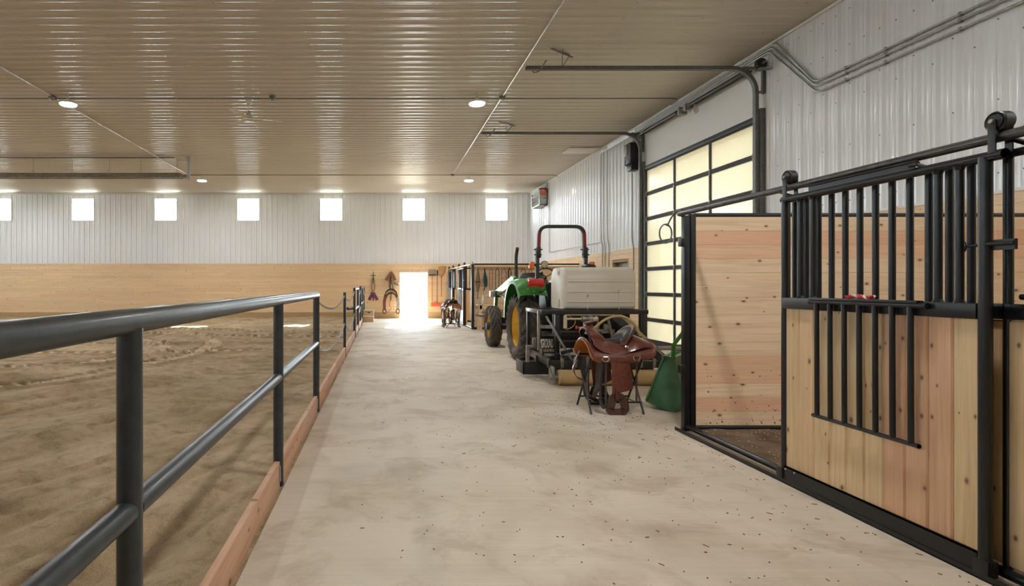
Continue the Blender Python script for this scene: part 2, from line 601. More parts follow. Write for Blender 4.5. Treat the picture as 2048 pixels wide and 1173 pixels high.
    def shell(self, grid, t=0.0):
        """grid[i][j] of points -> surface, optionally with thickness t along the averaged normal"""
        g = [[Vector(p) for p in row] for row in grid]
        ni, nj = len(g), len(g[0])

        def nrm(i, j):
            du = g[min(i + 1, ni - 1)][j] - g[max(i - 1, 0)][j]
            dv = g[i][min(j + 1, nj - 1)] - g[i][max(j - 1, 0)]
            c = du.cross(dv)
            return c.normalized() if c.length > 1e-9 else Vector((0, 0, 1))
        A = [self.verts(row) for row in g]
        for i in range(ni - 1):
            for j in range(nj - 1):
                self.face([A[i][j], A[i + 1][j], A[i + 1][j + 1], A[i][j + 1]])
        if t:
            B = [self.verts([g[i][j] - nrm(i, j) * t for j in range(nj)]) for i in range(ni)]
            for i in range(ni - 1):
                for j in range(nj - 1):
                    self.face([B[i][j], B[i][j + 1], B[i + 1][j + 1], B[i + 1][j]])
            for i in range(ni - 1):
                self.face([A[i][0], B[i][0], B[i + 1][0], A[i + 1][0]])
                self.face([A[i][-1], A[i + 1][-1], B[i + 1][-1], B[i][-1]])
            for j in range(nj - 1):
                self.face([A[0][j], A[0][j + 1], B[0][j + 1], B[0][j]])
                self.face([A[-1][j], B[-1][j], B[-1][j + 1], A[-1][j + 1]])
        return self

    def ball(self, c, r, seg=16, rings=10, rot=None):
        c = Vector(c)
        r = (r, r, r) if not hasattr(r, '__len__') else r
        m = rot.to_matrix() if rot is not None else Matrix.Identity(3)
        rows = []
        for i in range(rings + 1):
            a = PI * i / rings
            if i in (0, rings):
                rows.append([self.bm.verts.new(c + m @ Vector((0, 0, r[2] * math.cos(a))))])
            else:
                rows.append(self.verts([c + m @ Vector((r[0] * math.sin(a) * math.cos(2 * PI * k / seg), r[1] * math.sin(a) * math.sin(2 * PI * k / seg), r[2] * math.cos(a))) for k in range(seg)]))
        for i in range(rings):
            a, b = rows[i], rows[i + 1]
            for k in range(seg):
                k2 = (k + 1) % seg
                if len(a) == 1:
                    self.face([a[0], b[k], b[k2]])
                elif len(b) == 1:
                    self.face([a[k], b[0], a[k2]])
                else:
                    self.face([a[k], b[k], b[k2], a[k2]])
        return self

    def board(self, o, u, v, n, lu, lv, t, ch=0.003):
        """board with chamfered face: origin corner o, along u (lu), v (lv), face towards n"""
        o, u, v, n = Vector(o), Vector(u), Vector(v), Vector(n)

        def ring(a, d):
            return [o + u * a + v * a + n * d, o + u * (lu - a) + v * a + n * d, o + u * (lu - a) + v * (lv - a) + n * d, o + u * a + v * (lv - a) + n * d]
        r0, r1, r2 = self.verts(ring(0, 0)), self.verts(ring(0, t - ch)), self.verts(ring(ch, t))
        for A, B in ((r0, r1), (r1, r2)):
            for i in range(4):
                self.face([A[i], A[(i + 1) % 4], B[(i + 1) % 4], B[i]])
        self.face(r2)
        self.face(r0[::-1])
        return self

    def boards(self, o, u, v, n, lu, lv, bw, t=0.02, seg=None, holes=(), gap=0.0015, ch=0.003, mis=None):
        """rows of boards along u stacked in v; holes = [(u0,u1,v0,v1)]"""
        rows = max(1, round(lv / bw))
        bw = lv / rows
        for i in range(rows):
            vc = (i + 0.5) * bw
            if mis:
                self.mi = mis[min(i, len(mis) - 1)]
            iv = [(0.0, lu)]
            for (a, b, c, d) in holes:
                if c <= vc <= d:
                    nx = []
                    for (s, e) in iv:
                        if b <= s or a >= e:
                            nx.append((s, e))
                        else:
                            if a > s:
                                nx.append((s, a))
                            if b < e:
                                nx.append((b, e))
                    iv = nx
            for (s, e) in iv:
                cuts = [s]
                if seg:
                    x = s + random.uniform(0.3, 1.0) * seg
                    while x < e - 0.4:
                        cuts.append(x)
                        x += random.uniform(0.7, 1.1) * seg
                cuts.append(e)
                for a, b in zip(cuts[:-1], cuts[1:]):
                    self.board(Vector(o) + Vector(u) * (a + gap / 2) + Vector(v) * (i * bw + gap / 2), u, v, n, b - a - gap, bw - gap, t, ch)
        return self

    def build(self, name, mats, parent=None, loc=None, smooth=38, label=None):
        bm = self.bm
        bmesh.ops.recalc_face_normals(bm, faces=bm.faces[:])
        if parent is not None:
            mm = Matrix.Identity(4)
            p = parent
            chain = []
            while p is not None:
                chain.append(p)
                p = p.parent
            for q in reversed(chain):
                mm = mm @ q.matrix_basis
            bm.transform(mm.inverted())
            o_loc = Vector((0, 0, 0))
        else:
            if loc is None:
                if bm.verts:
                    xs = [v.co for v in bm.verts]
                    loc = Vector(((min(c.x for c in xs) + max(c.x for c in xs)) / 2, (min(c.y for c in xs) + max(c.y for c in xs)) / 2, min(c.z for c in xs)))
                else:
                    loc = Vector((0, 0, 0))
            o_loc = Vector(loc)
            bm.transform(Matrix.Translation(-o_loc))
        if smooth:
            th = R(smooth)
            for f in bm.faces:
                f.smooth = True
            for e in bm.edges:
                if len(e.link_faces) == 2 and e.calc_face_angle(0) > th:
                    e.smooth = False
        me = bpy.data.meshes.new(name)
        bm.to_mesh(me)
        bm.free()
        for m in (mats if isinstance(mats, (list, tuple)) else [mats]):
            me.materials.append(M[m] if isinstance(m, str) else m)
        o = bpy.data.objects.new(name, me)
        COL.objects.link(o)
        o.location = o_loc
        if parent is not None:
            o.parent = parent
        if label:
            o['label'] = label
        return o


def tag(o, label, cat, group=None, kind=None):
    o['label'] = label
    o['category'] = cat
    if group:
        o['group'] = group
    if kind:
        o['kind'] = kind
    return o


def thing(name, label, cat, loc=(0, 0, 0), rotz=0.0, group=None, kind=None):
    o = bpy.data.objects.new(name, None)
    o.empty_display_size = 0.1
    COL.objects.link(o)
    o.location = loc
    o.rotation_euler = (0, 0, rotz)
    return tag(o, label, cat, group, kind)


def kids(o):
    return [c for c in bpy.data.objects if c.parent == o]


def copy_tree(o, parent=None):
    c = o.copy()
    COL.objects.link(c)
    c.parent = parent
    for ch in kids(o):
        copy_tree(ch, c)
    return c


def dup(o, loc, label, rotz=None, group=None):
    c = copy_tree(o)
    c.location = loc
    if rotz is not None:
        c.rotation_euler = (0, 0, rotz)
    c['label'] = label
    if group:
        c['group'] = group
    return c


def struct(o, label, cat):
    return tag(o, label, cat, None, 'structure')


def lettering(text, size, mat, parent, m4, sx=1.0, extrude=0.001, name='lettering'):
    cu = bpy.data.curves.new(name, 'FONT')
    cu.body = text
    cu.size = size
    cu.extrude = extrude
    cu.align_x = 'CENTER'
    cu.align_y = 'CENTER'
    tmp = bpy.data.objects.new('tmp_text', cu)
    COL.objects.link(tmp)
    dg = bpy.context.evaluated_depsgraph_get()
    me = bpy.data.meshes.new_from_object(tmp.evaluated_get(dg))
    bpy.data.objects.remove(tmp)
    me.transform(m4 @ Matrix.Diagonal((sx, 1, 1, 1)))
    me.materials.clear()
    me.materials.append(M[mat])
    o = bpy.data.objects.new(name, me)
    COL.objects.link(o)
    o.parent = parent
    return o


def TRS(loc, rot=(0, 0, 0)):
    return Matrix.Translation(Vector(loc)) @ Euler(rot).to_matrix().to_4x4()


#@@STRUCTURE
# ------------------------------------------------------------------ structure
PITCH = 0.2286


def ribprof(a0, a1, phase=0.0):
    pts = []
    k = math.floor((a0 - phase) / PITCH) - 1
    while phase + k * PITCH < a1 + PITCH:
        c = phase + k * PITCH
        for da, h in ((-0.034, 0), (-0.012, 0.024), (0.012, 0.024), (0.034, 0), (0.064, 0), (0.070, 0.004), (0.082, 0.004), (0.088, 0),
                      (0.1406, 0), (0.1466, 0.004), (0.1586, 0.004), (0.1646, 0)):
            pts.append((c + da, h))
        k += 1
    out = []
    for (p, hp), (q, hq) in zip(pts[:-1], pts[1:]):
        if q <= a0 or p >= a1:
            continue
        if not out:
            s = max(p, a0)
            out.append((s, hp + (hq - hp) * (s - p) / (q - p)))
        e = min(q, a1)
        out.append((e, hp + (hq - hp) * (e - p) / (q - p)))
    return out


def ribsheet(mb, prof, f, lo, hi):
    """f(a, h, s) -> point; s from lo to hi"""
    a = mb.verts([f(x, h, lo) for x, h in prof])
    b = mb.verts([f(x, h, hi) for x, h in prof])
    for i in range(len(prof) - 1):
        mb.face([a[i], a[i + 1], b[i + 1], b[i]])


def ribbed(mb, a0, a1, s0, s1, f, holes=(), phase=0.0):
    cuts = sorted({s0, s1, *[h[2] for h in holes], *[h[3] for h in holes]})
    for lo, hi in zip(cuts[:-1], cuts[1:]):
        iv = [(a0, a1)]
        for h in holes:
            if h[2] <= lo + 1e-6 and h[3] >= hi - 1e-6:
                nx = []
                for s, e in iv:
                    if h[1] <= s or h[0] >= e:
                        nx.append((s, e))
                    else:
                        if h[0] > s:
                            nx.append((s, h[0]))
                        if h[1] < e:
                            nx.append((h[1], e))
                iv = nx
        for s, e in iv:
            ribsheet(mb, ribprof(s, e, phase), f, lo, hi)


# ceiling: ribs run across the aisle
mb = MB()
ribbed(mb, YF, DB, XL, XR, lambda a, h, s: (s, a, HC - h))
o = mb.build('ceiling', 'sheet_ceiling', loc=(0, 0, HC), smooth=60)
struct(o, 'cream ribbed metal ceiling over arena and aisle', 'ceiling')
mb = MB()
yy = -1.0
while yy < DB:                      # screw heads in rows, one on every fourth rib
    k = 0
    xx = -14.0
    while xx < XR:
        yr = round((yy) / PITCH) * PITCH + (0.07 if k % 2 else -0.07)
        mb.lathe([(0.0, -0.006), (0.007, -0.005), (0.008, 0.0)], 6, TRS((xx, yr, HC)))
        xx += 0.61
        k += 1
    yy += PITCH * 2
o = mb.build('screw_heads', 'darkconduit', loc=(0, 0, HC), smooth=0)
o['kind'] = 'stuff'
o.parent = bpy.data.objects['ceiling']
o.location = (0, 0, 0)

# back wall (upper sheet with windows)
WIN_C = [(-165 + 165.3 * k - 762 + 0.8) / (FPX / DB) for k in range(0, 8)]
WIN_HW, WZ0, WZ1 = 0.47, 4.30, 5.24
holes = [(c - WIN_HW, c + WIN_HW, WZ0, WZ1) for c in WIN_C]
mb = MB()
ribbed(mb, XL, XR, HW, HC, lambda a, h, s: (a, DB - h, s), holes)
o = mb.build('wall_back', 'sheet_wall', loc=(0, DB, HW), smooth=60)
struct(o, 'white ribbed metal upper wall with the row of small windows', 'wall')
DX0, DX1, DH = 0.833, 2.04, 2.06
mb = MB()
mb.boards((XL, DB, 0.24), (1, 0, 0), (0, 0, 1), (0, -1, 0), XR - XL, HW - 0.24, 0.135, 0.03, 3.6, [(DX0 - XL, DX1 - XL, -1, DH - 0.24)])
o = mb.build('wall_back_wainscot', 'wood_wall', loc=(0, DB, 0.24))
struct(o, 'pine board lower wall behind the arena and aisle', 'wall')
mb = MB()
mb.boards((XL, DB - 0.03, -0.06), (1, 0, 0), (0, 0, 1), (0, -1, 0), DX0 - XL, 0.325, 0.33, 0.028, 4.8)
mb.boards((DX1, DB - 0.03, -0.06), (1, 0, 0), (0, 0, 1), (0, -1, 0), XR - DX1, 0.325, 0.33, 0.028, 4.8)
o = mb.build('baseboard_back', 'treated', loc=(0, DB, 0))
struct(o, 'brown treated kick board along the foot of the pine wall', 'baseboard')
# outer skin of the building, so that walls have depth
mb = MB()
T = 0.29
ribbed(mb, XL, XR, HW, HC, lambda a, h, s: (a, DB + 0.16, s), holes)
mb.box((XL, DB + 0.14, -0.1), (DX0, DB + 0.16, HW))
mb.box((DX1, DB + 0.14, -0.1), (XR, DB + 0.16, HW))
mb.box((DX0, DB + 0.14, DH), (DX1, DB + 0.16, HW))
o = mb.build('wall_back_outer', 'sheet_wall', smooth=0)
struct(o, 'outer skin of the wall with the windows', 'wall')
# windows
for k, c in enumerate(WIN_C):
    mb = MB()
    for (a, b_) in (((c - WIN_HW - 0.03, DB - 0.03, WZ0 - 0.03), (c - WIN_HW, DB + 0.16, WZ1 + 0.03)),
                    ((c + WIN_HW, DB - 0.03, WZ0 - 0.03), (c + WIN_HW + 0.03, DB + 0.16, WZ1 + 0.03)),
                    ((c - WIN_HW, DB - 0.03, WZ0 - 0.03), (c + WIN_HW, DB + 0.16, WZ0)),
                    ((c - WIN_HW, DB - 0.03, WZ1), (c + WIN_HW, DB + 0.16, WZ1 + 0.03))):
        mb.box(a, b_)
    r = thing('window_%d' % (k + 1), 'small square window high in the white metal wall', 'window', (c, DB, WZ0), kind='structure')
    mb.build('window_frame', 'white', r, smooth=0)
    mb = MB()
    mb.box((c - WIN_HW, DB + 0.10, WZ0), (c + WIN_HW, DB + 0.105, WZ1))
    mb.build('window_pane', 'glass', r, smooth=0)
# aisle doorway
r = thing('door_1', 'open doorway at the end of the aisle full of daylight', 'doorway', ((DX0 + DX1) / 2, DB, 0), kind='structure')
mb = MB()
mb.box((DX0 - 0.02, DB - 0.034, 0), (DX0 + 0.008, DB + 0.16, DH + 0.02))
mb.box((DX1 - 0.008, DB - 0.034, 0), (DX1 + 0.02, DB + 0.16, DH + 0.02))
mb.box((DX0 - 0.02, DB - 0.034, DH - 0.008), (DX1 + 0.02, DB + 0.16, DH + 0.06))
mb.build('door_frame', 'wood_zx', r, smooth=0)

# wall on the overhead-door side
OY0, OY1, OZ = 9.42, 13.33, 4.27
HB0, HB1 = 9.18, 13.52          # smooth header board
PD0, PD1, PZ = 14.33, 15.30, 2.09   # man door
mb = MB()
hol = [(OY0, OY1, HW, OZ), (HB0, HB1, OZ, HC), (HB0, OY0, HW, OZ), (OY1, HB1, HW, OZ)]
ribbed(mb, YF, DB, HW, HC, lambda a, h, s: (XR - h, a, s), [(HB0, HB1, HW, HC)])
o = mb.build('wall_right', 'sheet_wall', loc=(XR, 0, HW), smooth=60)
struct(o, 'white ribbed metal upper wall beside the overhead door', 'wall')
mb = MB()
for k, y in enumerate(np.arange(0.0, HB0, PITCH)):
    for z in (2.62, 3.05 + 0.35 * (k % 2), 4.05 + 0.2 * (k % 2), 4.8, 5.3):
        mb.lathe([(0.0, 0.006), (0.007, 0.005), (0.009, 0.0)], 6, TRS((XR, round(y / PITCH) * PITCH + 0.05, z), (0, -PI / 2, 0)))
for k, y in enumerate(np.arange(HB1 + 0.2, DB, PITCH)):
    for z in (2.55, 3.5 + 0.3 * (k % 2), 4.6):
        mb.lathe([(0.0, 0.006), (0.007, 0.005), (0.009, 0.0)], 6, TRS((XR, round(y / PITCH) * PITCH + 0.05, z), (0, -PI / 2, 0)))
o2 = mb.build('screw_heads', 'darkconduit', o, smooth=0)
o2['kind'] = 'stuff'
mb = MB()
mb.box((XR - 0.012, HB0, OZ - 0.02), (XR + 0.02, HB1, HC + 0.02))
mb.box((XR - 0.012, HB0, 0), (XR + 0.02, OY0 + 0.01, OZ - 0.02))
mb.box((XR - 0.012, OY1 - 0.01, 0), (XR + 0.02, HB1, OZ - 0.02))
o = mb.build('wall_right_header', 'board', smooth=0)
struct(o, 'smooth white header board above the overhead door', 'wall')
mb = MB()
mb.boards((XR, YF, 0), (0, 1, 0), (0, 0, 1), (-1, 0, 0), HB0 - YF, HW, 0.135, 0.025, 3.6)
mb.boards((XR, HB1, 0), (0, 1, 0), (0, 0, 1), (-1, 0, 0), DB - HB1, HW, 0.135, 0.025, 3.6, [(PD0 - HB1, PD1 - HB1, -1, PZ)])
o = mb.build('wall_right_wainscot', 'wood_y', loc=(XR, 0, 0))
struct(o, 'pine board lower wall on the side of the overhead door', 'wall')
mb = MB()
mb.box((XR + T - 0.02, YF, -0.1), (XR + T, OY0 - 0.1, HC))
mb.box((XR + T - 0.02, OY1, -0.1), (XR + T, DB, HC))
mb.box((XR + T - 0.02, OY0 - 0.1, OZ), (XR + T, OY1, HC))
mb.box((XR + 0.03, OY1, -0.1), (XR + T, OY1 + 0.03, OZ))       # jambs and head of the big opening
mb.box((XR + 0.03, OY0 - 0.13, -0.1), (XR + T, OY0 - 0.1, OZ))
mb.box((XR + 0.03, OY0 - 0.1, OZ), (XR + T, OY1, OZ + 0.03))
o = mb.build('wall_right_outer', 'board', smooth=0)
struct(o, 'outer skin and jambs of the wall with the overhead door', 'wall')
# man door in the wainscot
r = thing('door_3', 'pale man door recessed in the pine wall behind the tank', 'door', (XR, (PD0 + PD1) / 2, 0), kind='structure')
mb = MB()
mb.box((XR - 0.03, PD0 - 0.02, 0), (XR + 0.2, PD0 + 0.03, PZ + 0.03))
mb.box((XR - 0.03, PD1 - 0.03, 0), (XR + 0.2, PD1 + 0.02, PZ + 0.03))
mb.box((XR - 0.03, PD0, PZ - 0.02), (XR + 0.2, PD1, PZ + 0.03))
mb.build('door_frame', 'treated', r, smooth=0)
mb = MB()
mb.box((XR + 0.12, PD0 + 0.03, 0.02), (XR + 0.16, PD1 - 0.03, PZ - 0.02))
mb.build('door_leaf', 'galv', r, smooth=0)

# unseen sides
mb = MB()
FILL_LW = [(y - 0.47, y + 0.47, WZ0, WZ1) for y in np.arange(-5.2, 23, 3.625)]  # unseen windows added to bring daylight over the sand
ribbed(mb, YF, DB, HW, HC, lambda a, h, s: (XL + h, a, s), FILL_LW)
o = mb.build('wall_left', 'sheet_wall', loc=(XL, 0, HW), smooth=60)
struct(o, 'white ribbed metal wall beyond the arena', 'wall')
mb = MB()
mb.boards((XL, YF, 0), (0, 1, 0), (0, 0, 1), (1, 0, 0), DB - YF, HW, 0.27, 0.03, 6)
o = mb.build('wall_left_wainscot', 'wood_y', loc=(XL, 0, 0))
struct(o, 'pine board lower wall beyond the arena', 'wall')
mb = MB()
FILL_FWN = [(c - 0.47, c + 0.47, WZ0, WZ1) for c in WIN_C[:3]]  # unseen windows added to throw daylight onto the back wall
ribbed(mb, XL, XR, HW, HC, lambda a, h, s: (a, YF + h, s), FILL_FWN)
o = mb.build('wall_front', 'sheet_wall', loc=(0, YF, HW), smooth=60)
struct(o, 'white ribbed metal wall behind the viewer', 'wall')
mb = MB()
mb.boards((XL, YF, 0), (1, 0, 0), (0, 0, 1), (0, 1, 0), XR - XL, HW, 0.27, 0.03, 6)
o = mb.build('wall_front_wainscot', 'wood_x', loc=(0, YF, 0))
struct(o, 'pine board lower wall behind the viewer', 'wall')

for k, h in enumerate(FILL_FWN):
    mb = MB()
    mb.box((h[0], YF - 0.06, WZ0), (h[1], YF - 0.055, WZ1))
    struct(mb.build('window_%d' % (k + 9), 'glass', smooth=0), 'added square window behind the viewer for fill daylight', 'window')
for k, h in enumerate(FILL_LW):
    mb = MB()
    mb.box((XL - 0.06, h[0], WZ0), (XL - 0.055, h[1], WZ1))
    struct(mb.build('window_%d' % (k + 17), 'glass', smooth=0), 'added square window beyond the arena for fill daylight', 'window')


# trims
def trim(n, a, b, m, label):
    q = MB()
    q.box(a, b)
    struct(q.build('trim_%d' % n, m, smooth=0), label, 'trim')


trim(1, (XL, DB - 0.05, HW - 0.02), (XR, DB, HW + 0.025), 'white', 'thin white ledge between metal and pine on the window wall')
trim(2, (XR - 0.035, YF, HW - 0.015), (XR, HB0, HW + 0.02), 'white', 'thin white ledge over the pine behind the stall')
trim(3, (XR - 0.035, HB1, HW - 0.015), (XR, DB, HW + 0.02), 'white', 'thin white ledge over the pine past the overhead door')
trim(4, (XR - 0.05, YF, HC - 0.06), (XR - 0.02, DB, HC - 0.02), 'white', 'white corner trim between ceiling and metal wall')
trim(5, (XL, DB - 0.06, HC - 0.07), (XR, DB - 0.02, HC - 0.02), 'white', 'white corner trim above the small windows')
trim(6, (XR - 0.03, HB0 - 0.05, HW), (XR, HB0, HC), 'white', 'upright white trim beside the overhead door track')

# concrete aisle slab
mb = MB()
mb.box((-0.69, YF, -0.14), (XR + T, DB + 0.2, 0.0))
o = mb.build('floor', 'concrete', loc=(0, 0, 0), smooth=0)
struct(o, 'pale broomed concrete aisle floor with dirt smears', 'floor')
mb = MB()
mb.box((XL - 40, DB + 0.2, -0.3), (XR + 60, DB + 80, -0.06))
mb.box((XR + T, -30, -0.3), (XR + 60, DB + 0.2, -0.06))
o = mb.build('ground_outside', 'exterior', smooth=0)
struct(o, 'sunlit pale yard outside the doors', 'ground')

# stall floor: dark dirt with shavings
mb = MB()
nx, ny = 40, 60
g = [[(3.06 + (XR - 3.06) * i / nx, YF + 0.2 + (5.34 - YF - 0.2) * j / ny, 0.012 + 0.014 * (math.sin(i * 1.7 + j * 0.9) * math.sin(j * 1.3 - i * 0.4) + 1) / 2) for j in range(ny + 1)] for i in range(nx + 1)]
mb.shell(g)
o = mb.build('stall_floor', 'stalldirt', loc=(4.8, 2, 0))
struct(o, 'dark dirt floor of the stall behind the sliding door', 'floor')

# ------------------------------------------------------------------ arena sand
def vnoise(x, y, seed):
    rs = np.random.RandomState(seed)
    t = rs.rand(256, 256)
    xi, yi = np.floor(x).astype(int), np.floor(y).astype(int)
    xf, yf = x - xi, y - yi
    u, v = xf * xf * (3 - 2 * xf), yf * yf * (3 - 2 * yf)
    g = lambda a, b: t[a % 256, b % 256]
    return (g(xi, yi) * (1 - u) + g(xi + 1, yi) * u) * (1 - v) + (g(xi, yi + 1) * (1 - u) + g(xi + 1, yi + 1) * u) * v


def fbm(x, y, seed, octv=4):
    s = 0
    a = 0.5
    for k in range(octv):
        s = s + a * (vnoise(x * 2 ** k, y * 2 ** k, seed + k) - 0.5)
        a *= 0.5
    return s


def polydist(x, y, pts):
    """distance across and along a polyline"""
    best = np.full(x.shape, 1e9)
    side = np.zeros(x.shape)
    along = np.zeros(x.shape)
    acc = 0.0
    for (ax, ay), (bx, by) in zip(pts[:-1], pts[1:]):
        dx, dy = bx - ax, by - ay
        ln = math.hypot(dx, dy)
        t = np.clip(((x - ax) * dx + (y - ay) * dy) / ln ** 2, 0, 1)
        ex, ey = x - ax - t * dx, y - ay - t * dy
        d = np.hypot(ex, ey)
        s = np.sign(ex * -dy + ey * dx)
        m = d < best
        best = np.where(m, d, best)
        side = np.where(m, s, side)
        along = np.where(m, acc + t * ln, along)
        acc += ln
    return best * side, along


def curve(pts, n=40):
    pts = [np.array(p, float) for p in pts]
    out = []
    P = [2 * pts[0] - pts[1]] + pts + [2 * pts[-1] - pts[-2]]
    for i in range(1, len(P) - 2):
        for k in range(n // (len(pts) - 1) + 1):
            t = k / (n // (len(pts) - 1) + 1)
            p0, p1, p2, p3 = P[i - 1], P[i], P[i + 1], P[i + 2]
            out.append(tuple(0.5 * (2 * p1 + (p2 - p0) * t + (2 * p0 - 5 * p1 + 4 * p2 - p3) * t * t + (3 * p1 - p0 - 3 * p2 + p3) * t ** 3)))
    out.append(tuple(pts[-1]))
    return out


xs = np.concatenate([np.linspace(XL + 0.04, -8.2, 90)[:-1], np.linspace(-8.2, -2.2, 190)[:-1], np.linspace(-2.2, -0.69, 70)])
ys = np.concatenate([np.linspace(YF + 0.04, 1.2, 30)[:-1], np.linspace(1.2, 5.0, 170)[:-1], np.linspace(5.0, 14.5, 300)[:-1], np.linspace(14.5, DB - 0.02, 130)])
GX, GY = np.meshgrid(xs, ys, indexing='ij')
Z = 0.035 + 0.11 * fbm(GX / 2.1, GY / 2.1, 3, 3) + 0.016 * fbm(GX / 0.35, GY / 0.35, 11, 3)
# rake furrows that swing towards the kerb
wx = GX + 0.9 * fbm(GX / 3.0, GY / 3.0, 23, 2)
fur = wx * 0.87 - 0.49 * GY
alo = 0.49 * GX + 0.87 * GY
near = np.clip((9.5 - GY) / 2.5, 0, 1) * np.clip(0.25 + 1.6 * vnoise(GX / 1.6, GY / 1.6, 41), 0, 1.2)
Z += 0.30 * fbm(fur / 0.42, alo / 4.5, 27, 3) * near + 0.035 * fbm(fur / 0.09, alo / 1.6, 57, 2) * near
Z += 0.022 * np.clip(fbm(GX / 0.13, GY / 0.13, 131, 2), 0.02, 0.4) * np.clip(vnoise(GX / 0.9, GY / 0.9, 19) * 2 - 0.7, 0, 1)
far = np.clip((GY - 6.5) / 2.5, 0, 1)
Z += 0.075 * np.clip(fbm(GX / 0.55, GY / 0.15, 171, 3), -0.35, 0.12) * far
Z += 0.05 * fbm(GX / 0.3, GY / 0.2, 181, 3) * np.clip((GY - 14) / 2, 0, 1)
# tyre tracks with lugs
tracks = [([(-30, 7.0), (-9.0, 6.6), (-5.3, 7.6), (-4.4, 9.0), (-3.85, 11.2), (-4.3, 13.8), (-6.6, 16.0), (-11, 17)], 0.42, 0.20),
          ([(-22, 11.2), (-8, 11.3), (-4, 11.45), (-1.0, 11.5)], 0.27, 0.26),
          ([(-22, 12.9), (-8, 13.0), (-4, 13.1), (-1.0, 13.15)], 0.27, 0.26),
          ([(-20, 9.3), (-8, 9.0), (-5.6, 9.6), (-4.9, 11.0), (-5.1, 12.6), (-7.4, 14.6), (-12, 15.4)], 0.42, 0.20),
          ([(-14, 18.8), (-7, 17.6), (-3.6, 16.3), (-1.2, 15.9)], 0.40, 0.22),
          ([(-12, 16.4), (-6, 15.3), (-2.4, 14.6), (-0.9, 14.6)], 0.40, 0.22)]
DAMP_SHADE = np.zeros(GX.shape)
PACK_LIT = np.clip(fbm(GX / 2.6, GY / 1.8, 303, 3) * 2 - 0.15, 0, 0.5) * np.clip((GY - 6) / 3, 0, 1)
streak = fbm(fur / 0.16, (0.49 * GX + 0.87 * GY) / 2.6, 201, 3)
DAMP_SHADE += np.clip(streak * 1.5, 0, 0.40) * near + np.clip(fbm(GX / 0.5, GY / 0.12, 211, 3) * 1.6, 0, 0.35) * far
for pts, wd, per in tracks:
    d, s = polydist(GX, GY, curve(pts, 36))
    inside = np.clip((wd / 2 - np.abs(d)) / 0.03, 0, 1)
    lug = np.clip(np.sin((s + 0.5 * np.abs(d)) * 2 * PI / per) * 5 - 0.6, -1, 1)
    edge = np.exp(-((np.abs(d) - wd / 2 - 0.04) / 0.05) ** 2)
    dp = 0.095 if wd < 0.3 else 0.062
    Z += inside * (dp * lug - 0.75 * dp) + 0.05 * edge
    DAMP_SHADE = np.maximum(DAMP_SHADE, inside * (0.45 - 0.45 * lug) * 0.95 + 0.15 * edge)  # trench shade put into the colour, over the damp streaks
    PACK_LIT = np.maximum(PACK_LIT, inside * np.clip(lug, 0, 1) * 0.8)  # lug tops coloured lighter as if catching light, over packed patches
# hoof prints
rs = np.random.RandomState(5)
for _ in range(260):
    hx, hy = -rs.rand() ** 1.3 * 9 - 0.9, rs.uniform(2, 22)
    i0, i1 = np.searchsorted(xs, [hx - 0.35, hx + 0.35])
    j0, j1 = np.searchsorted(ys, [hy - 0.35, hy + 0.35])
    if i1 > i0 and j1 > j0:
        sx, sy = GX[i0:i1, j0:j1], GY[i0:i1, j0:j1]
        dd = np.hypot(sx - hx, sy - hy)
        Z[i0:i1, j0:j1] += -0.050 * np.exp(-(dd / 0.075) ** 2) + 0.020 * np.exp(-((dd - 0.13) / 0.05) ** 2)
# bank up to the back wall; low gap beside the slab
Z += 0.03 * np.clip((GY - 21.5) / 2.4, 0, 1)
kerbside = np.clip((-0.95 - GX) / 0.25, 0, 1)
Z = Z * kerbside + (0.045 + 0.02 * fbm(GX / 0.4, GY / 0.4, 77, 3)) * (1 - kerbside)
gap = -0.016 + 0.05 * fbm(GX / 0.22, GY / 0.22, 88, 3)
Z = np.where(GX > -0.742, gap, Z)
nx_, ny_ = GX.shape
co = np.stack([GX, GY, Z], -1).reshape(-1, 3).astype(np.float32)
idx = np.arange(nx_ * ny_).reshape(nx_, ny_)
q = np.stack([idx[:-1, :-1], idx[1:, :-1], idx[1:, 1:], idx[:-1, 1:]], -1).reshape(-1, 4)
me = bpy.data.meshes.new('arena_sand')
me.from_pydata(co.tolist(), [], q.tolist())
att = me.attributes.new('packed_lit', 'FLOAT', 'POINT')
att.data.foreach_set('value', np.clip(PACK_LIT, 0, 0.9).astype(np.float32).ravel())
att = me.attributes.new('damp_shade', 'FLOAT', 'POINT')
att.data.foreach_set('value', np.clip(DAMP_SHADE, 0, 0.9).astype(np.float32).ravel())
me.polygons.foreach_set('use_smooth', [True] * len(me.polygons))
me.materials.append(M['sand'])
o = bpy.data.objects.new('arena_sand', me)
COL.objects.link(o)
tag(o, 'brown riding arena sand marked by furrows and tyre tracks', 'sand', None, 'stuff')

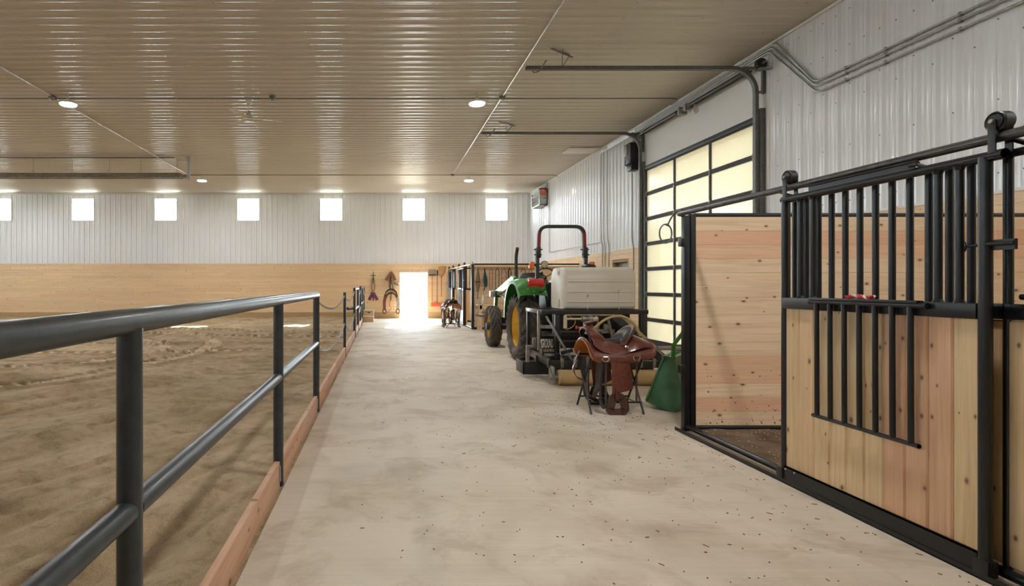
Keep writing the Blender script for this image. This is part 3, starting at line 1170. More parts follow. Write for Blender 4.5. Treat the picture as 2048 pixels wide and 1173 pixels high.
#@@OBJECTS
# ------------------------------------------------------------------ lamps
def high_bay(loc, label, first=[None]):
    x, y, z = loc
    if first[0] is not None:
        return dup(first[0], loc, label)
    r = thing('high_bay_lamp', label, 'lamp', loc, group='round lamps under the ceiling')
    mb = MB()
    mb.lathe([(0.0, 0.10), (0.045, 0.10), (0.06, 0.085), (0.075, 0.045), (0.165, 0.03), (0.175, 0.0), (0.16, -0.004)], 32, TRS(loc))
    mb.build('housing', 'white', r)
    mb = MB()
    mb.lathe([(0.160, -0.004), (0.155, -0.022), (0.11, -0.032), (0.0, -0.035)], 32, TRS(loc))
    mb.build('diffuser', 'led', r)
    mb = MB()
    mb.tube([(x, y, z + 0.10), (x, y, HC - 0.01)], 0.006, 6)
    mb.tube([(x + 0.025 * math.cos(a * PI / 6), y, z + 0.12 + 0.025 * math.sin(a * PI / 6)) for a in range(12)], 0.004, 6, True)
    mb.build('hanger', 'conduit', r)
    d = bpy.data.lights.new('lamp_light', 'AREA')
    d.shape = 'DISK'
    d.size = 0.30
    d.energy = LAMP_W
    d.color = LAMP_COL
    lo = bpy.data.objects.new('lamp_light', d)
    COL.objects.link(lo)
    lo.parent = r
    lo.location = (0, 0, -0.05)
    first[0] = r
    return r


high_bay((-6.60, 11.50, 5.26), 'bright round lamp hanging over the arena near the ceiling fan')
high_bay((2.02, 11.46, 5.26), 'bright round lamp over the aisle beside the conduit crossing')
high_bay((-6.52, 19.85, 5.26), 'small bright lamp hanging next to the end of the tube heater')
high_bay((3.20, 19.85, 5.26), 'small bright lamp hanging over the aisle before the window wall')
for i, (x, y) in enumerate(((-6.55, 3.2), (2.05, 2.9), (5.0, 0.4), (-15.2, 3.2), (-15.2, 11.5), (-15.2, 19.85))):
    high_bay((x, y, 5.26), ['bright lamp over the near arena sand', 'bright lamp over the near aisle', 'bright lamp over the stall', 'bright lamp over the far corner of the near arena',
                            'bright lamp over the far side of the arena', 'bright lamp over the far arena corner by the windows', 'bright lamp behind the viewer over the sand',
                            'bright lamp behind the viewer over the aisle'][i])

# ------------------------------------------------------------------ pipe fence, kerb boards, chains
XF = -0.74
PR = 0.0365


def weld_post(mb, y, top, r=PR):
    mb.pipe((XF, y, -0.12), (XF, y, top), r, 20)


fence = thing('pipe_fence', 'dark slate pipe fence with two rails running along the kerb', 'fence', (XF, 1.6, 0))
for y in (-0.72, 1.605, 3.93, 6.23):
    mb = MB()
    weld_post(mb, y, 1.30)
    mb.build('post', 'pipe', fence)
mb = MB()
mb.tube([(XF, -3.2, 1.32), (XF, 6.23 + PR, 1.32)], 0.038, 24)
mb.build('top_rail', 'pipe', fence)
for a, b in ((-3.2, -0.72), (-0.72, 1.605), (1.605, 3.93), (3.93, 6.23)):
    mb = MB()
    mb.pipe((XF, a + 0.02, 0.765), (XF, b - 0.02, 0.765), 0.0345, 22)
    mb.build('middle_rail', 'pipe', fence)

CY = (11.1, 15.2, 17.5, 19.7, 20.6)
cp = thing('chain_post', 'slim dark steel post between the two chain spans', 'post', (XF, CY[0], 0))
mb = MB()
weld_post(mb, CY[0], 1.29, 0.028)
mb.build('tube', 'pipe', cp)
for z in (1.22, 0.66):
    for d in (-0.045, 0.045):
        mb = MB()
        mb.tube([(XF, CY[0] + d + 0.022 * math.cos(a), z + 0.03 * math.sin(a)) for a in np.linspace(0, 2 * PI, 13)[:-1]], 0.005, 6, True)
        mb.build('eye_ring', 'black', cp)

f2 = thing('pipe_fence', 'short dark pipe fence section between the chain spans', 'fence', (XF, CY[1], 0))
for y in CY[1:3]:
    mb = MB()
    weld_post(mb, y, 1.33)
    mb.build('post', 'pipe', f2)
mb = MB()
mb.pipe((XF, CY[1] - PR, 1.335), (XF, CY[2] + PR, 1.335), 0.037, 18)
mb.build('top_rail', 'pipe', f2)
mb = MB()
mb.pipe((XF, CY[1], 0.765), (XF, CY[2], 0.765), 0.034, 16)
mb.build('middle_rail', 'pipe', f2)
mb = MB()
mb.pipe((XF - 0.02, CY[1] + 0.0, 0.80), (XF - 0.17, CY[1] - 0.35, 0.80), 0.04, 16)
mb.build('stub_pipe', 'pipe', f2)
f3 = thing('pipe_fence', 'last dark pipe fence section with the brown pad, near the step box', 'fence', (XF, CY[3], 0))
for y in (CY[3], 21.6, 23.6):
    mb = MB()
    weld_post(mb, y, 1.36)
    mb.build('post', 'pipe', f3)
mb = MB()
mb.pipe((XF, CY[3] - PR, 1.36), (XF, 23.8, 1.36), 0.037, 16)
mb.build('top_rail', 'pipe', f3)
mb = MB()
mb.pipe((XF, CY[3], 0.765), (XF, 23.8, 0.765), 0.034, 16)
mb.build('middle_rail', 'pipe', f3)
# brown pad hung over the last rail
mb = MB()
g = []
for j in range(9):
    y = 20.0 + 0.62 * j / 8
    row = []
    for k in range(13):
        a = (k - 6) / 6
        if abs(a) < 0.34:
            th = a / 0.34 * PI / 2
            p = (XF + 0.046 * math.sin(th), y, 1.36 + 0.046 * math.cos(th))
        else:
            d = (abs(a) - 0.34) / 0.66 * 0.40
            p = (XF + math.copysign(0.046 + 0.22 * d + 0.01 * math.sin(j * 1.1), a), y, 1.36 - d * (0.96 if a > 0 else 0.7))
        row.append(p)
    g.append(row)
mb.shell(g, 0.014)
o = mb.build('saddle_pad', 'felt', loc=(XF, 20.3, 1.0))
tag(o, 'brown saddle pad hung over the far fence rail by the step box', 'saddle pad')

kb = [(-3.2, -0.76), (-0.68, 1.565), (1.645, 3.89), (3.97, 6.19), (6.27, 11.07), (11.13, 15.16), (15.24, 17.46), (17.54, 19.66), (19.74, 21.56)]
kl = ['reddish kerb board behind the viewer', 'reddish kerb board starting below the nearest fence post', 'reddish kerb board between the first two fence posts in view', 'reddish kerb board between second and third fence posts',
      'long reddish kerb board under the first chain span', 'reddish kerb board under the second chain span', 'short reddish kerb board under the short fence section', 'reddish kerb board under the gateway chains',
      'last reddish kerb board before the step box']
for (a, b), lb in zip(kb, kl):
    mb = MB()
    segs = [a, b] if b - a < 3 else [a, (a + b) / 2 + 0.2, b]
    for s, e in zip(segs[:-1], segs[1:]):
        mb.box((XF - 0.019, s + 0.002, -0.10), (XF + 0.019, e - 0.002, 0.172), 0.003)
    o = mb.build('kerb_board', 'kerb')
    tag(o, lb, 'kerb board', 'kerb boards between sand and aisle')
    o['kind'] = 'thing'
# little brackets at posts belong to the fence
for y in (1.605, 3.93, 6.23):
    mb = MB()
    mb.box((XF + 0.0195, y - 0.075, 0.03), (XF + 0.024, y - 0.03, 0.14))
    mb.build('board_bracket', 'galv', fence, smooth=0)


def chain(a, b, sag, label, links=None):
    pts = catenary(a, b, sag, 60)
    ln = sum((q - p).length for p, q in zip(pts[:-1], pts[1:]))
    n = links or max(10, int(ln / 0.034))
    mb = MB()

    def at(s):
        for p, q in zip(pts[:-1], pts[1:]):
            d = (q - p).length
            if s <= d:
                return p.lerp(q, s / d), (q - p).normalized()
            s -= d
        return pts[-1], (pts[-1] - pts[-2]).normalized()
    for k in range(n):
        c, d = at((k + 0.5) / n * ln)
        x, y, z = frame_of(d)
        if k % 2:
            x, y = y, x
        h = ln / n * 0.5
        ring = []
        for t in range(10):
            an = 2 * PI * t / 10
            ring.append(c + z * (h * 1.25 * math.cos(an)) + x * (0.0125 * math.sin(an)))
        mb.tube(ring, 0.0042, 5, True)
    # snap at the first end
    x, y, z = frame_of(Vector(b) - Vector(a))
    o = mb.build('safety_chain', 'galv')
    return tag(o, label, 'chain', 'chains hung between the fence posts')


for z, zb, sag, lb in ((1.25, 1.22, 0.16, 'upper grey chain hung from the end of the pipe fence'), (0.675, 0.66, 0.19, 'lower grey chain hung from the end of the pipe fence')):
    chain((XF, 6.33, z), (XF, CY[0] - 0.06, zb), sag, lb)
    mb = MB()
    mb.tube([(XF, 6.30 + 0.026 * math.cos(a), z + 0.012 + 0.034 * math.sin(a)) for a in np.linspace(0, 2 * PI, 15)[:-1]], 0.006, 8, True)
    mb.pipe((XF, 6.325, z - 0.015), (XF, 6.36, z - 0.05), 0.008, 8)
    mb.build('snap_ring', 'black', fence)
chain((XF, CY[0] + 0.06, 1.20), (XF, CY[1] - 0.05, 1.26), 0.15, 'upper grey chain between slim post and short fence section')
chain((XF, CY[0] + 0.06, 0.64), (XF, CY[1] - 0.05, 0.66), 0.24, 'lower grey chain between slim post and short fence section')
chain((XF, CY[2] + 0.05, 1.26), (XF, CY[3] - 0.05, 1.26), 0.14, 'upper grey chain across the gateway by the brown pad')
chain((XF, CY[2] + 0.05, 0.68), (XF, CY[3] - 0.05, 0.68), 0.16, 'lower grey chain across the gateway by the brown pad')

# ------------------------------------------------------------------ near stall
XS = 3.03       # fixed stall front plane
XD = 2.93       # sliding door plane
YP = 5.36       # partition / end post
sf = thing('horse_stall', 'black steel horse stall front with track rail and barred board panel', 'horse stall', (XS, 3.5, 0))
mb = MB()
mb.box((2.967, YP - 0.03, 0.0), (3.022, YP + 0.03, 2.115), 0.004)
mb.build('latch_post', 'black', sf)
mb = MB()
mb.box((3.030, YP - 0.03, 0.0), (3.082, YP + 0.03, 2.13), 0.006)
mb.build('end_post', 'black', sf)
for z in (1.86, 0.62):
    mb = MB()
    mb.box((2.925, YP - 0.055, z - 0.05), (2.968, YP + 0.01, z + 0.03), 0.003)
    mb.build('latch_keeper', 'black', sf)
mb = MB()
mb.tube([(2.95, YP + 0.03, 2.135), (2.95, 0.4, 2.135)], 0.0245, 20)
mb.build('track_rail', 'rail', sf)
for y in (5.36, 4.02, 2.55, 1.2):
    mb = MB()
    mb.bar((2.95, y, 2.112), (XS + 0.02, y, 2.085), 0.03, 0.008)
    mb.build('rail_bracket', 'black', sf)
mb = MB()
mb.pipe((XS, 4.07, 2.062), (XS, 0.4, 2.062), 0.020, 16)
mb.build('top_pipe', 'black', sf)
mb = MB()
mb.pipe((3.0, YP - 0.02, 0.045), (3.0, 0.4, 0.045), 0.026, 18)
mb.build('sill_pipe', 'black', sf)
mb = MB()
mb.box((2.905, 0.4, 0.0), (2.912, YP + 0.03, 0.032))
mb.box((2.905, 0.4, 0.0), (2.965, YP + 0.03, 0.006))
mb.build('floor_track', 'black', sf, smooth=0)
mb = MB()
mb.pipe((XS, 4.06, 0.06), (XS, 4.06, 2.06), 0.0175, 14)
mb.build('middle_post', 'black', sf)
mb = MB()
mb.pipe((XS, 2.632, 0.06), (XS, 2.632, 2.06), 0.019, 14)
mb.build('middle_post', 'black', sf)
yb = 3.99
k = 0
while yb > 0.6:
    if not (2.56 < yb < 2.68):
        mb = MB()
        mb.pipe((XS, yb, 1.365 if yb < 2.6 else 1.30), (XS, yb, 2.05), 0.0175, 14)
        mb.build('bar', 'black', sf)
    yb -= 0.1085 if not (2.70 < yb < 2.80) else 0.150
for a, b in ((4.05, 2.634), (2.632, 0.4)):
    mb = MB()
    mb.box((XS - 0.025, b, 1.262), (XS + 0.025, a, 1.338), 0.004)
    mb.build('middle_rail', 'black', sf)
mb = MB()
mb.pipe((XS, 2.578, 1.372), (XS, 0.4, 1.372), 0.014, 12)
mb.build('bar_rail', 'black', sf)
for a, b in ((4.05, 2.634), (2.632, 0.4)):
    mb = MB()
    mb.boards((XS + 0.012, a, 0.07), (0, 0, 1), (0, -1, 0), (-1, 0, 0), 1.19, a - b, 0.138, 0.024, ch=0.008, gap=0.002)
    mb.build('board_panel', 'wood_z', sf)

# partition (boards facing the viewer)
pt = thing('stall_partition', 'pale knotty board partition behind the open stall doorway', 'partition', (4.8, YP, 0), kind='thing')
mb = MB()
mb.boards((3.082, YP + 0.02, 0.055), (1, 0, 0), (0, 0, 1), (0, -1, 0), XR - 3.082 - 0.03, 2.045, 0.134, 0.04, None, gap=0.001, ch=0.0015, mis=(0, 1, 0, 1, 1, 0, 0, 0, 0, 0, 0, 0, 1, 1, 0))
mb.build('board_panel', ['wood_x', 'wood_x_pink'], pt)
mb = MB()
rnd = random.Random(4)
for k in range(190):
    x = 4.35 - 1.2 * rnd.random() ** 1.4
    z = 0.07 + 0.55 * rnd.random() ** 2.2
    rr = rnd.choice((0.002, 0.003, 0.004, 0.006)) * rnd.uniform(0.7, 1.3)
    mb.lathe([(0.0, 0.0012), (rr, 0.0)], 7, TRS((x, YP - 0.0202, z), (PI / 2, 0, 0)) @ Matrix.Diagonal((1.0, rnd.uniform(0.6, 1.6), 1, 1)))
dsp = mb.build('mud_specks', 'leatherdark', pt, smooth=0)
dsp['kind'] = 'stuff'
mb = MB()
mb.pipe((3.08, YP, 2.12), (XR - 0.03, YP, 2.12), 0.021, 16)
mb.build('top_pipe', 'pipe', pt)
mb = MB()
mb.pipe((3.08, YP, 0.032), (XR - 0.03, YP, 0.032), 0.027, 16)
mb.build('bottom_pipe', 'black', pt)


# sliding door ------------------------------------------------------
def sliding_door(y1, label):
    """far edge at y1, 1.33 m wide, hangs from the track rail at x=2.95"""
    Y0 = y1 - 1.31          # big stile next to the viewer
    r = thing('sliding_stall_door', label, 'stall door', (XD, y1 - 0.66, 0), group='sliding stall doors')
    mb = MB()
    mb.pipe((XD, y1, 0.03), (XD, y1, 2.05), 0.0235, 18)
    mb.build('stile', 'black', r)
    mb = MB()
    mb.pipe((XD, Y0, 0.03), (XD, Y0, 2.05), 0.0265, 20)
    mb.build('stile', 'black', r)
    mb = MB()
    mb.tube([(XD, y1 + 0.02, 2.048), (XD, Y0 - 0.085, 2.048)], 0.0245, 18, cap=False)
    mb.tube([(XD, y1 + 0.02, 2.048), (XD, Y0 - 0.085, 2.048)], 0.020, 18, cap=False)
    mb.lathe([(0.0, 0), (0.022, 0)], 18, TRS((XD, Y0 - 0.06, 2.048), (PI / 2, 0, 0)))
    mb.build('top_rail', 'black', r)
    mb = MB()
    mb.box((XD - 0.026, Y0 + 0.02, 1.262), (XD + 0.02, y1 - 0.005, 1.338), 0.005)
    mb.build('middle_rail', 'black', r)
    mb = MB()
    mb.boards((XD + 0.018, y1 - 0.012, 0.118), (0, 0, 1), (0, -1, 0), (-1, 0, 0), 1.152, y1 - 0.012 - Y0 - 0.02, 0.134, 0.024, ch=0.008, gap=0.002, mis=(0, 0, 0, 0, 0, 0, 1, 1, 1, 0))
    mb.build('board_panel', ['wood_z', 'wood_z_pink'], r)
    mb = MB()
    mb.box((XD - 0.020, Y0 + 0.02, 0.035), (XD - 0.012, y1 + 0.01, 0.125))
    mb.box((XD - 0.020, Y0 + 0.02, 0.117), (XD + 0.02, y1 + 0.01, 0.125))
    mb.box((XD - 0.026, Y0 - 0.035, 0.02), (XD + 0.026, Y0 + 0.035, 0.10), 0.004)
    mb.box((XD - 0.03, y1 - 0.01, 0.03), (XD + 0.02, y1 + 0.05, 0.105), 0.003)
    kk = mb.build('kick_channel', 'black', r, smooth=30)
    mb = MB()
    for yy_ in (y1 - 0.03, y1 - 0.115):
        mb.lathe([(0.0, -0.004), (0.007, -0.003), (0.008, 0.0)], 10, TRS((XD - 0.020, yy_, 0.105), (0, PI / 2, 0)))
    mb.build('bolt_head', 'chrome', kk)
    # bars either side of the feed opening
    for yb_ in (y1 - 0.145, y1 - 0.255, y1 - 1.085, y1 - 1.192):
        mb = MB()
        mb.tube([(XD, yb_, 1.335), (XD, yb_, 2.03)], 0.0185, 16)
        mb.lathe([(0.026, 0.0), (0.0185, 0.02)], 14, TRS((XD, yb_, 1.336)))
        mb.lathe([(0.0185, -0.02), (0.026, 0.0)], 14, TRS((XD, yb_, 2.03)))
        mb.build('bar', 'black', r)
    # plates of the feed opening and its drop-down grille
    mb = MB()
    mb.bar((XD - 0.012, y1 - 0.235, 2.078), (XD - 0.012, y1 - 0.975, 2.078), 0.006, 0.058)
    mb.pipe((XD - 0.02, y1 - 0.215, 2.105), (XD - 0.02, y1 - 0.995, 2.105), 0.0065, 10)
    mb.pipe((XD - 0.022, y1 - 0.955, 2.088), (XD - 0.022, y1 - 1.0, 2.088), 0.013, 12)
    mb.pipe((XD - 0.022, y1 - 0.985, 2.088), (XD, y1 - 1.03, 2.06), 0.010, 10)
    mb.build('opening_plate', 'black', r)
    gr = MB()
    gr.box((XD - 0.060, y1 - 1.03, 1.328), (XD - 0.02, y1 - 0.30, 1.345), 0.003)
    gr.pipe((XD - 0.045, y1 - 0.285, 1.318), (XD - 0.045, y1 - 1.075, 1.318), 0.016, 14)
    hg = gr.build('hinge_tube', 'black', r)
    for i in range(7):
        yb_ = y1 - 0.345 - 0.1065 * i
        mb = MB()
        mb.tube([(XD - 0.047, yb_, 1.31), (XD - 0.044, yb_, 0.565)], 0.0145, 14)
        mb.build('grille_bar', 'black', hg)
    mb = MB()
    mb.tube([(XD - 0.044, y1 - 0.31, 0.562), (XD - 0.044, y1 - 1.03, 0.562)], 0.0125, 12, cap=False)
    mb.tube([(XD - 0.044, y1 - 0.31, 0.562), (XD - 0.044, y1 - 1.03, 0.562)], 0.0095, 12, cap=False)
    mb.build('grille_foot', 'black', hg)
    # latch on the near stile
    mb = MB()
    zl = 1.62
    mb.bar((XD + 0.01, Y0 - 0.02, zl), (XD + 0.01, Y0 - 0.12, zl), 0.014, 0.05)
    mb.pipe((XD - 0.012, Y0 + 0.02, zl + 0.005), (XD - 0.012, Y0 - 0.13, zl + 0.005), 0.009, 10)
    mb.pipe((XD + 0.012, Y0 + 0.01, zl + 0.004), (XD + 0.012, Y0 + 0.11, zl + 0.004), 0.008, 10)
    mb.tube([(XD + 0.008, Y0 + 0.115 + 0.018 * math.cos(a), zl + 0.002 + 0.028 * math.sin(a)) for a in np.linspace(0, 2 * PI, 13)[:-1]], 0.006, 8, True)
    mb.build('latch', 'black', r)
    # rollers
    for yw in (y1 - 0.02, Y0 - 0.045):
        mb = MB()
        mb.box((XD - 0.022, yw - 0.017, 2.03), (XD - 0.015, yw + 0.017, 2.215), 0.002)
        mb.box((XD + 0.060, yw - 0.017, 2.03), (XD + 0.067, yw + 0.017, 2.215), 0.002)
        mb.bar((XD - 0.02, yw, 2.05), (XD + 0.065, yw, 2.05), 0.03, 0.02)
        hb = mb.build('roller_bracket', 'black', r)
        m4 = TRS((2.95, yw, 2.208), (0, PI / 2, 0))
        mb = MB()
        mb.lathe([(0.0, -0.027), (0.034, -0.027), (0.036, -0.020), (0.044, -0.027), (0.049, -0.022), (0.0485, 0.0), (0.049, 0.022), (0.044, 0.027), (0.0, 0.027)], 28, m4)
        mb.build('roller', 'blackplastic', hb)
        mb = MB()
        mb.lathe([(0.0, -0.050), (0.009, -0.049), (0.011, -0.044), (0.011, -0.026), (0.006, 0.05), (0.0, 0.05)], 6, m4)
        mb.build('axle_bolt', 'steel', hb)
    return r


door0 = sliding_door(3.952, 'black sliding stall door with knotty boards and dropped grille')

# rope on the door's middle rail
r = thing('lead_rope', 'twisted red and white rope lying on the door rail', 'rope', (XD, 3.3, 1.338))
for ph, mname, nm in ((0, 'ropered', 'red_strand'), (2 * PI / 3, 'ropered', 'red_strand'), (4 * PI / 3, 'ropewhite', 'white_strand')):
    mb = MB()
    pts = []
    for k in range(61):
        t = k / 60
        a = ph + t * PI * 5
        pts.append((XD - 0.002 + 0.007 * math.cos(a) + 0.008 * math.sin(t * 5), 3.43 - 0.20 * t, 1.352 + 0.006 * math.sin(a) + 0.008 * (t > 0.0) * abs(math.sin(t * 4.0))))
    mb.tube(pts, 0.0078, 8)
    mb.build(nm, mname, r)

# loop of cable at the end of the track
mb = MB()
c0 = Vector((2.93, YP + 0.05, 2.16))
mb.tube(fillet([(2.94, YP - 0.005, 2.165), (2.93, YP + 0.06, 2.17), (2.905, YP + 0.13, 2.08), (2.90, YP + 0.16, 2.03)], 0.04, 5), 0.008, 8)
ring = []
for k in range(24):
    a = 2 * PI * k / 24
    ring.append(Vector((2.885 + 0.062 * math.cos(a), YP + 0.165, 1.955 + 0.095 * math.sin(a))))
mb.tube(ring, 0.008, 8, True)
mb.tube([(2.90, YP + 0.16, 2.04), (2.885, YP + 0.165, 2.05)], 0.011, 8)
o = mb.build('cable_loop', 'darkconduit')
tag(o, 'rusty cable loop hanging from the end of the stall track', 'cable')

# ------------------------------------------------------------------ far stalls
ff = thing('horse_stall', 'far black horse stall front by the bridle partition', 'horse stall', (3.0, 20.8, 0))
for y in (17.85, 20.85, 23.75):
    mb = MB()
    mb.box((2.955, y - 0.035, 0), (3.045, y + 0.035, 2.13), 0.004)
    mb.build('post', 'pipe', ff)
mb = MB()
mb.pipe((2.95, 17.9, 2.135), (2.95, 23.8, 2.135), 0.0245, 14)
mb.build('track_rail', 'conduit', ff)
mb = MB()
mb.pipe((3.0, 17.9, 0.04), (3.0, 23.8, 0.04), 0.028, 12)
mb.build('sill_pipe', 'black', ff)
mb = MB()
mb.tube([(3.0, 17.85 + 0.0, 2.12), (3.0, 17.83, 2.19), (2.98, 17.95, 2.22), (2.96, 18.1, 2.19), (2.955, 18.12, 2.08), (2.95, 18.16, 2.02)], 0.012, 8)
mb.build('cable_hook', 'black', ff)
for y in (19.25, 22.15):
    mb = MB()
    mb.box((XS - 0.02, y, 0.06), (XS + 0.02, y + 1.45, 1.28))
    mb.build('board_panel', 'wood_z', ff)
    for k in range(11):
        mb = MB()
        mb.pipe((XS, y + 0.06 + 0.13 * k, 1.28), (XS, y + 0.06 + 0.13 * k, 2.12), 0.016, 8)
        mb.build('bar', 'black', ff)
fp = thing('stall_partition', 'board partition with the row of bridles behind the tractor', 'partition', (4.8, 17.85, 0), kind='thing')
mb = MB()
mb.boards((3.05, 17.87, 0.07), (1, 0, 0), (0, 0, 1), (0, -1, 0), XR - 3.05 - 0.04, 2.0, 0.134, 0.035, None)
mb.build('board_panel', 'wood_x', fp)
mb = MB()
mb.box((3.045, 17.83, 2.105), (XR - 0.04, 17.88, 2.155), 0.004)
mb.build('top_rail', 'black', fp)
mb = MB()
mb.box((3.045, 17.82, 0.0), (XR - 0.04, 17.88, 0.07), 0.004)
mb.build('bottom_rail', 'black', fp)
mb = MB()
mb.box((3.05, 17.815, 1.955), (XR - 0.1, 17.834, 2.045), 0.003)
hook_rail = mb.build('hook_rail', 'treated', fp)
fp2 = thing('stall_partition', 'partition of upright boards and bars between the far stalls', 'partition', (4.8, 20.85, 0), kind='thing')
mb = MB()
mb.boards((3.06, 20.87, 0.09), (0, 0, 1), (1, 0, 0), (0, -1, 0), 1.17, XR - 3.12, 0.15, 0.035)
mb.build('board_panel', 'wood_zx', fp2)
mb = MB()
mb.box((3.05, 20.82, 1.26), (XR - 0.05, 20.88, 1.33))
mb.box((3.05, 20.82, 2.07), (XR - 0.05, 20.88, 2.12))
mb.box((3.05, 20.82, 0.03), (XR - 0.05, 20.88, 0.10))
mb.build('rail', 'black', fp2, smooth=0)
for k in range(24):
    mb = MB()
    mb.pipe((3.12 + 0.14 * k, 20.85, 1.32), (3.12 + 0.14 * k, 20.85, 2.08), 0.013, 8)
    mb.build('bar', 'black', fp2)
d1 = dup(door0, (XD, 20.62 - 0.66, 0), 'far black sliding door closest to the bridle partition')
d2 = dup(door0, (XD, 23.60 - 0.66, 0), 'far black sliding door next to the back wall')

# ------------------------------------------------------------------ overhead door
od = thing('door_2', 'tall overhead door of cream ribbed panes in dark frames', 'overhead door', (XR, (OY0 + OY1) / 2, 0), kind='structure')
XO = XR - 0.02
NCOL = 3
SH = OZ / 7
cw = (OY1 - OY0) / NCOL
for s in range(7):
    z0, z1 = s * SH + 0.0004, (s + 1) * SH - 0.0004
    mb = MB()
    rb, rt = (0.14 if s == 0 else 0.042), 0.042
    mb.box((XO - 0.045, OY0 - 0.02, z0), (XO, OY1 + 0.02, z0 + rb))
    mb.box((XO - 0.045, OY0 - 0.02, z1 - rt), (XO, OY1 + 0.02, z1))
    for c in range(NCOL + 1):
        y = OY0 + c * cw
        hw = 0.032 if 0 < c < NCOL else 0.055
        mb.box((XO - 0.043, max(OY0 - 0.02, y - hw), z0 + rb), (XO - 0.002, min(OY1 + 0.02, y + hw), z1 - rt))
    se = mb.build('door_section', 'alum', od, smooth=0)
    for c in range(NCOL):
        mb = MB()
        mb.box((XO - 0.026, OY0 + c * cw + 0.02, z0 + rb - 0.01), (XO - 0.018, OY0 + (c + 1) * cw - 0.02, z1 - rt + 0.01))
        mb.build('pane', 'poly', se, smooth=0)
    if s:
        for c in range(NCOL + 1):
            y = OY0 + c * cw
            y = min(max(y, OY0 + 0.05), OY1 - 0.05)
            mb = MB()
            mb.box((XO - 0.053, y - 0.016, s * SH - 0.065), (XO - 0.045, y + 0.016, s * SH - 0.012), 0.004)
            mb.box((XO - 0.053, y - 0.016, s * SH + 0.012), (XO - 0.045, y + 0.016, s * SH + 0.065), 0.004)
            mb.pipe((XO - 0.056, y - 0.024, s * SH), (XO - 0.056, y + 0.024, s * SH), 0.008, 8)
            if c in (0, NCOL):
                yo = y - 0.10 if c == 0 else y + 0.10
                mb.bar((XO - 0.056, y, s * SH), (XO - 0.056, yo, s * SH), 0.012, 0.012)
            mb.build('hinge', 'steel', se)
mb = MB()
mb.box((XO - 0.075, OY0, OZ - 0.015), (XO + 0.01, OY1, OZ + 0.075), 0.006)
mb.build('top_seal', 'blackplastic', od)


def door_track(y, sgn, label, zt, xe):
    """vertical track on the wall, bend, then level run under the ceiling"""
    r = thing('door_track', label, 'door track', (XR - 0.1, y, 0), group='overhead door tracks')
    xw = XR - 0.135
    path = [(xw, y, 0.02), (xw, y, zt - 0.42)]
    for k in range(1, 9):
        a = k / 8 * PI / 2
        path.append((xw - 0.42 + 0.42 * math.cos(a), y, zt - 0.42 + 0.42 * math.sin(a)))
    path.append((xe, y, zt))
    mb = MB()
    mb.sweep(path, [(-0.03, -0.035), (0.03, -0.035), (0.03, -0.022), (-0.016, -0.022), (-0.016, 0.022), (0.03, 0.022), (0.03, 0.035), (-0.03, 0.035)], (0, 1, 0))
    mb.build('track', 'track', r)
    mb = MB()
    mb.box((XR - 0.10, y + sgn * 0.03 - 0.035, 0.0), (XR - 0.012, y + sgn * 0.03 + 0.035, zt - 0.70), 0.004)
    mb.build('wall_angle', 'track', r)
    mb = MB()
    mb.bar((XR - 0.04, y + sgn * 0.05, zt - 0.45), (XR - 0.04, y + sgn * 0.05, zt - 0.0), 0.05, 0.05)
    mb.bar((XR - 0.04, y + sgn * 0.05, zt - 0.42), (xw, y, zt - 0.42), 0.03, 0.04)
    mb.bar((XR - 0.04, y + sgn * 0.05, zt - 0.02), (xw - 0.22, y, zt + 0.005), 0.03, 0.04)
    mb.build('bend_bracket', 'track', r)
    xh = xe + 0.62
    mb = MB()
    mb.bar((xh - 0.18, y - 0.0, HC - 0.025), (xh + 0.30, y + 0.35, HC - 0.025), 0.035, 0.012)
    mb.bar((xh, y, zt + 0.03), (xh + 0.02, y + 0.02, HC - 0.03), 0.03, 0.006, (1, 0, 0))
    mb.bar((xh + 0.01, y, zt + 0.03), (xh + 0.22, y + 0.26, HC - 0.03), 0.03, 0.006, (1, 0, 0))
    mb.build('ceiling_hanger', 'track', r)
    mb = MB()
    mb.strap(fillet([(xe + 0.34, y - 0.05, zt + 0.12), (xe + 0.22, y - 0.05, zt - 0.07), (xe + 0.12, y - 0.05, zt - 0.10), (xe + 0.08, y - 0.05, zt - 0.03)], 0.06, 6), 0.025, 0.004, (0, 1, 0))
    mb.build('end_spring', 'steel', r)
    return r


door_track(9.30, -1, 'grey overhead door track on the side of the stall', 5.14, 2.47)
door_track(13.45, 1, 'grey overhead door track next to the motor box', 5.19, 2.47)

sh = thing('torsion_shaft', 'black torsion spring shaft over the overhead door', 'shaft', (XR - 0.14, 11.3, 5.2))
mb = MB()
mb.pipe((XR - 0.14, 9.05, 5.16), (XR - 0.14, 13.7, 5.16), 0.014, 10)
mb.build('rod', 'conduit', sh)
for a, b in ((9.45, 11.25), (11.75, 13.25)):
    mb = MB()
    pts = []
    n = int((b - a) / 0.012)
    mb.lathe([(0.0, 0), (0.045, 0.0)] + [(0.047 + 0.004 * (k % 2), (b - a) * k / n) for k in range(n + 1)] + [(0.0, b - a)], 14, TRS((XR - 0.14, b, 5.16), (PI / 2, 0, 0)))
    mb.build('spring', 'blacksteel', sh)
for y in (9.17, 13.58):
    mb = MB()
    mb.lathe([(0, -0.04), (0.085, -0.04), (0.09, -0.03), (0.075, 0.0), (0.09, 0.03), (0.085, 0.04), (0, 0.04)], 20, TRS((XR - 0.14, y, 5.16), (PI / 2, 0, 0)))
    mb.build('cable_drum', 'blackplastic', sh)
    mb = MB()
    s = -1 if y < 11 else 1
    mb.box((XR - 0.20, y - s * 0.06 - 0.004, 5.06), (XR - 0.02, y - s * 0.06 + 0.004, 5.24))
    mb.box((XR - 0.22, y + s * 0.03, 5.04), (XR - 0.02, y + s * 0.12, 5.06))
    mb.build('end_plate', 'galv', sh, smooth=0)
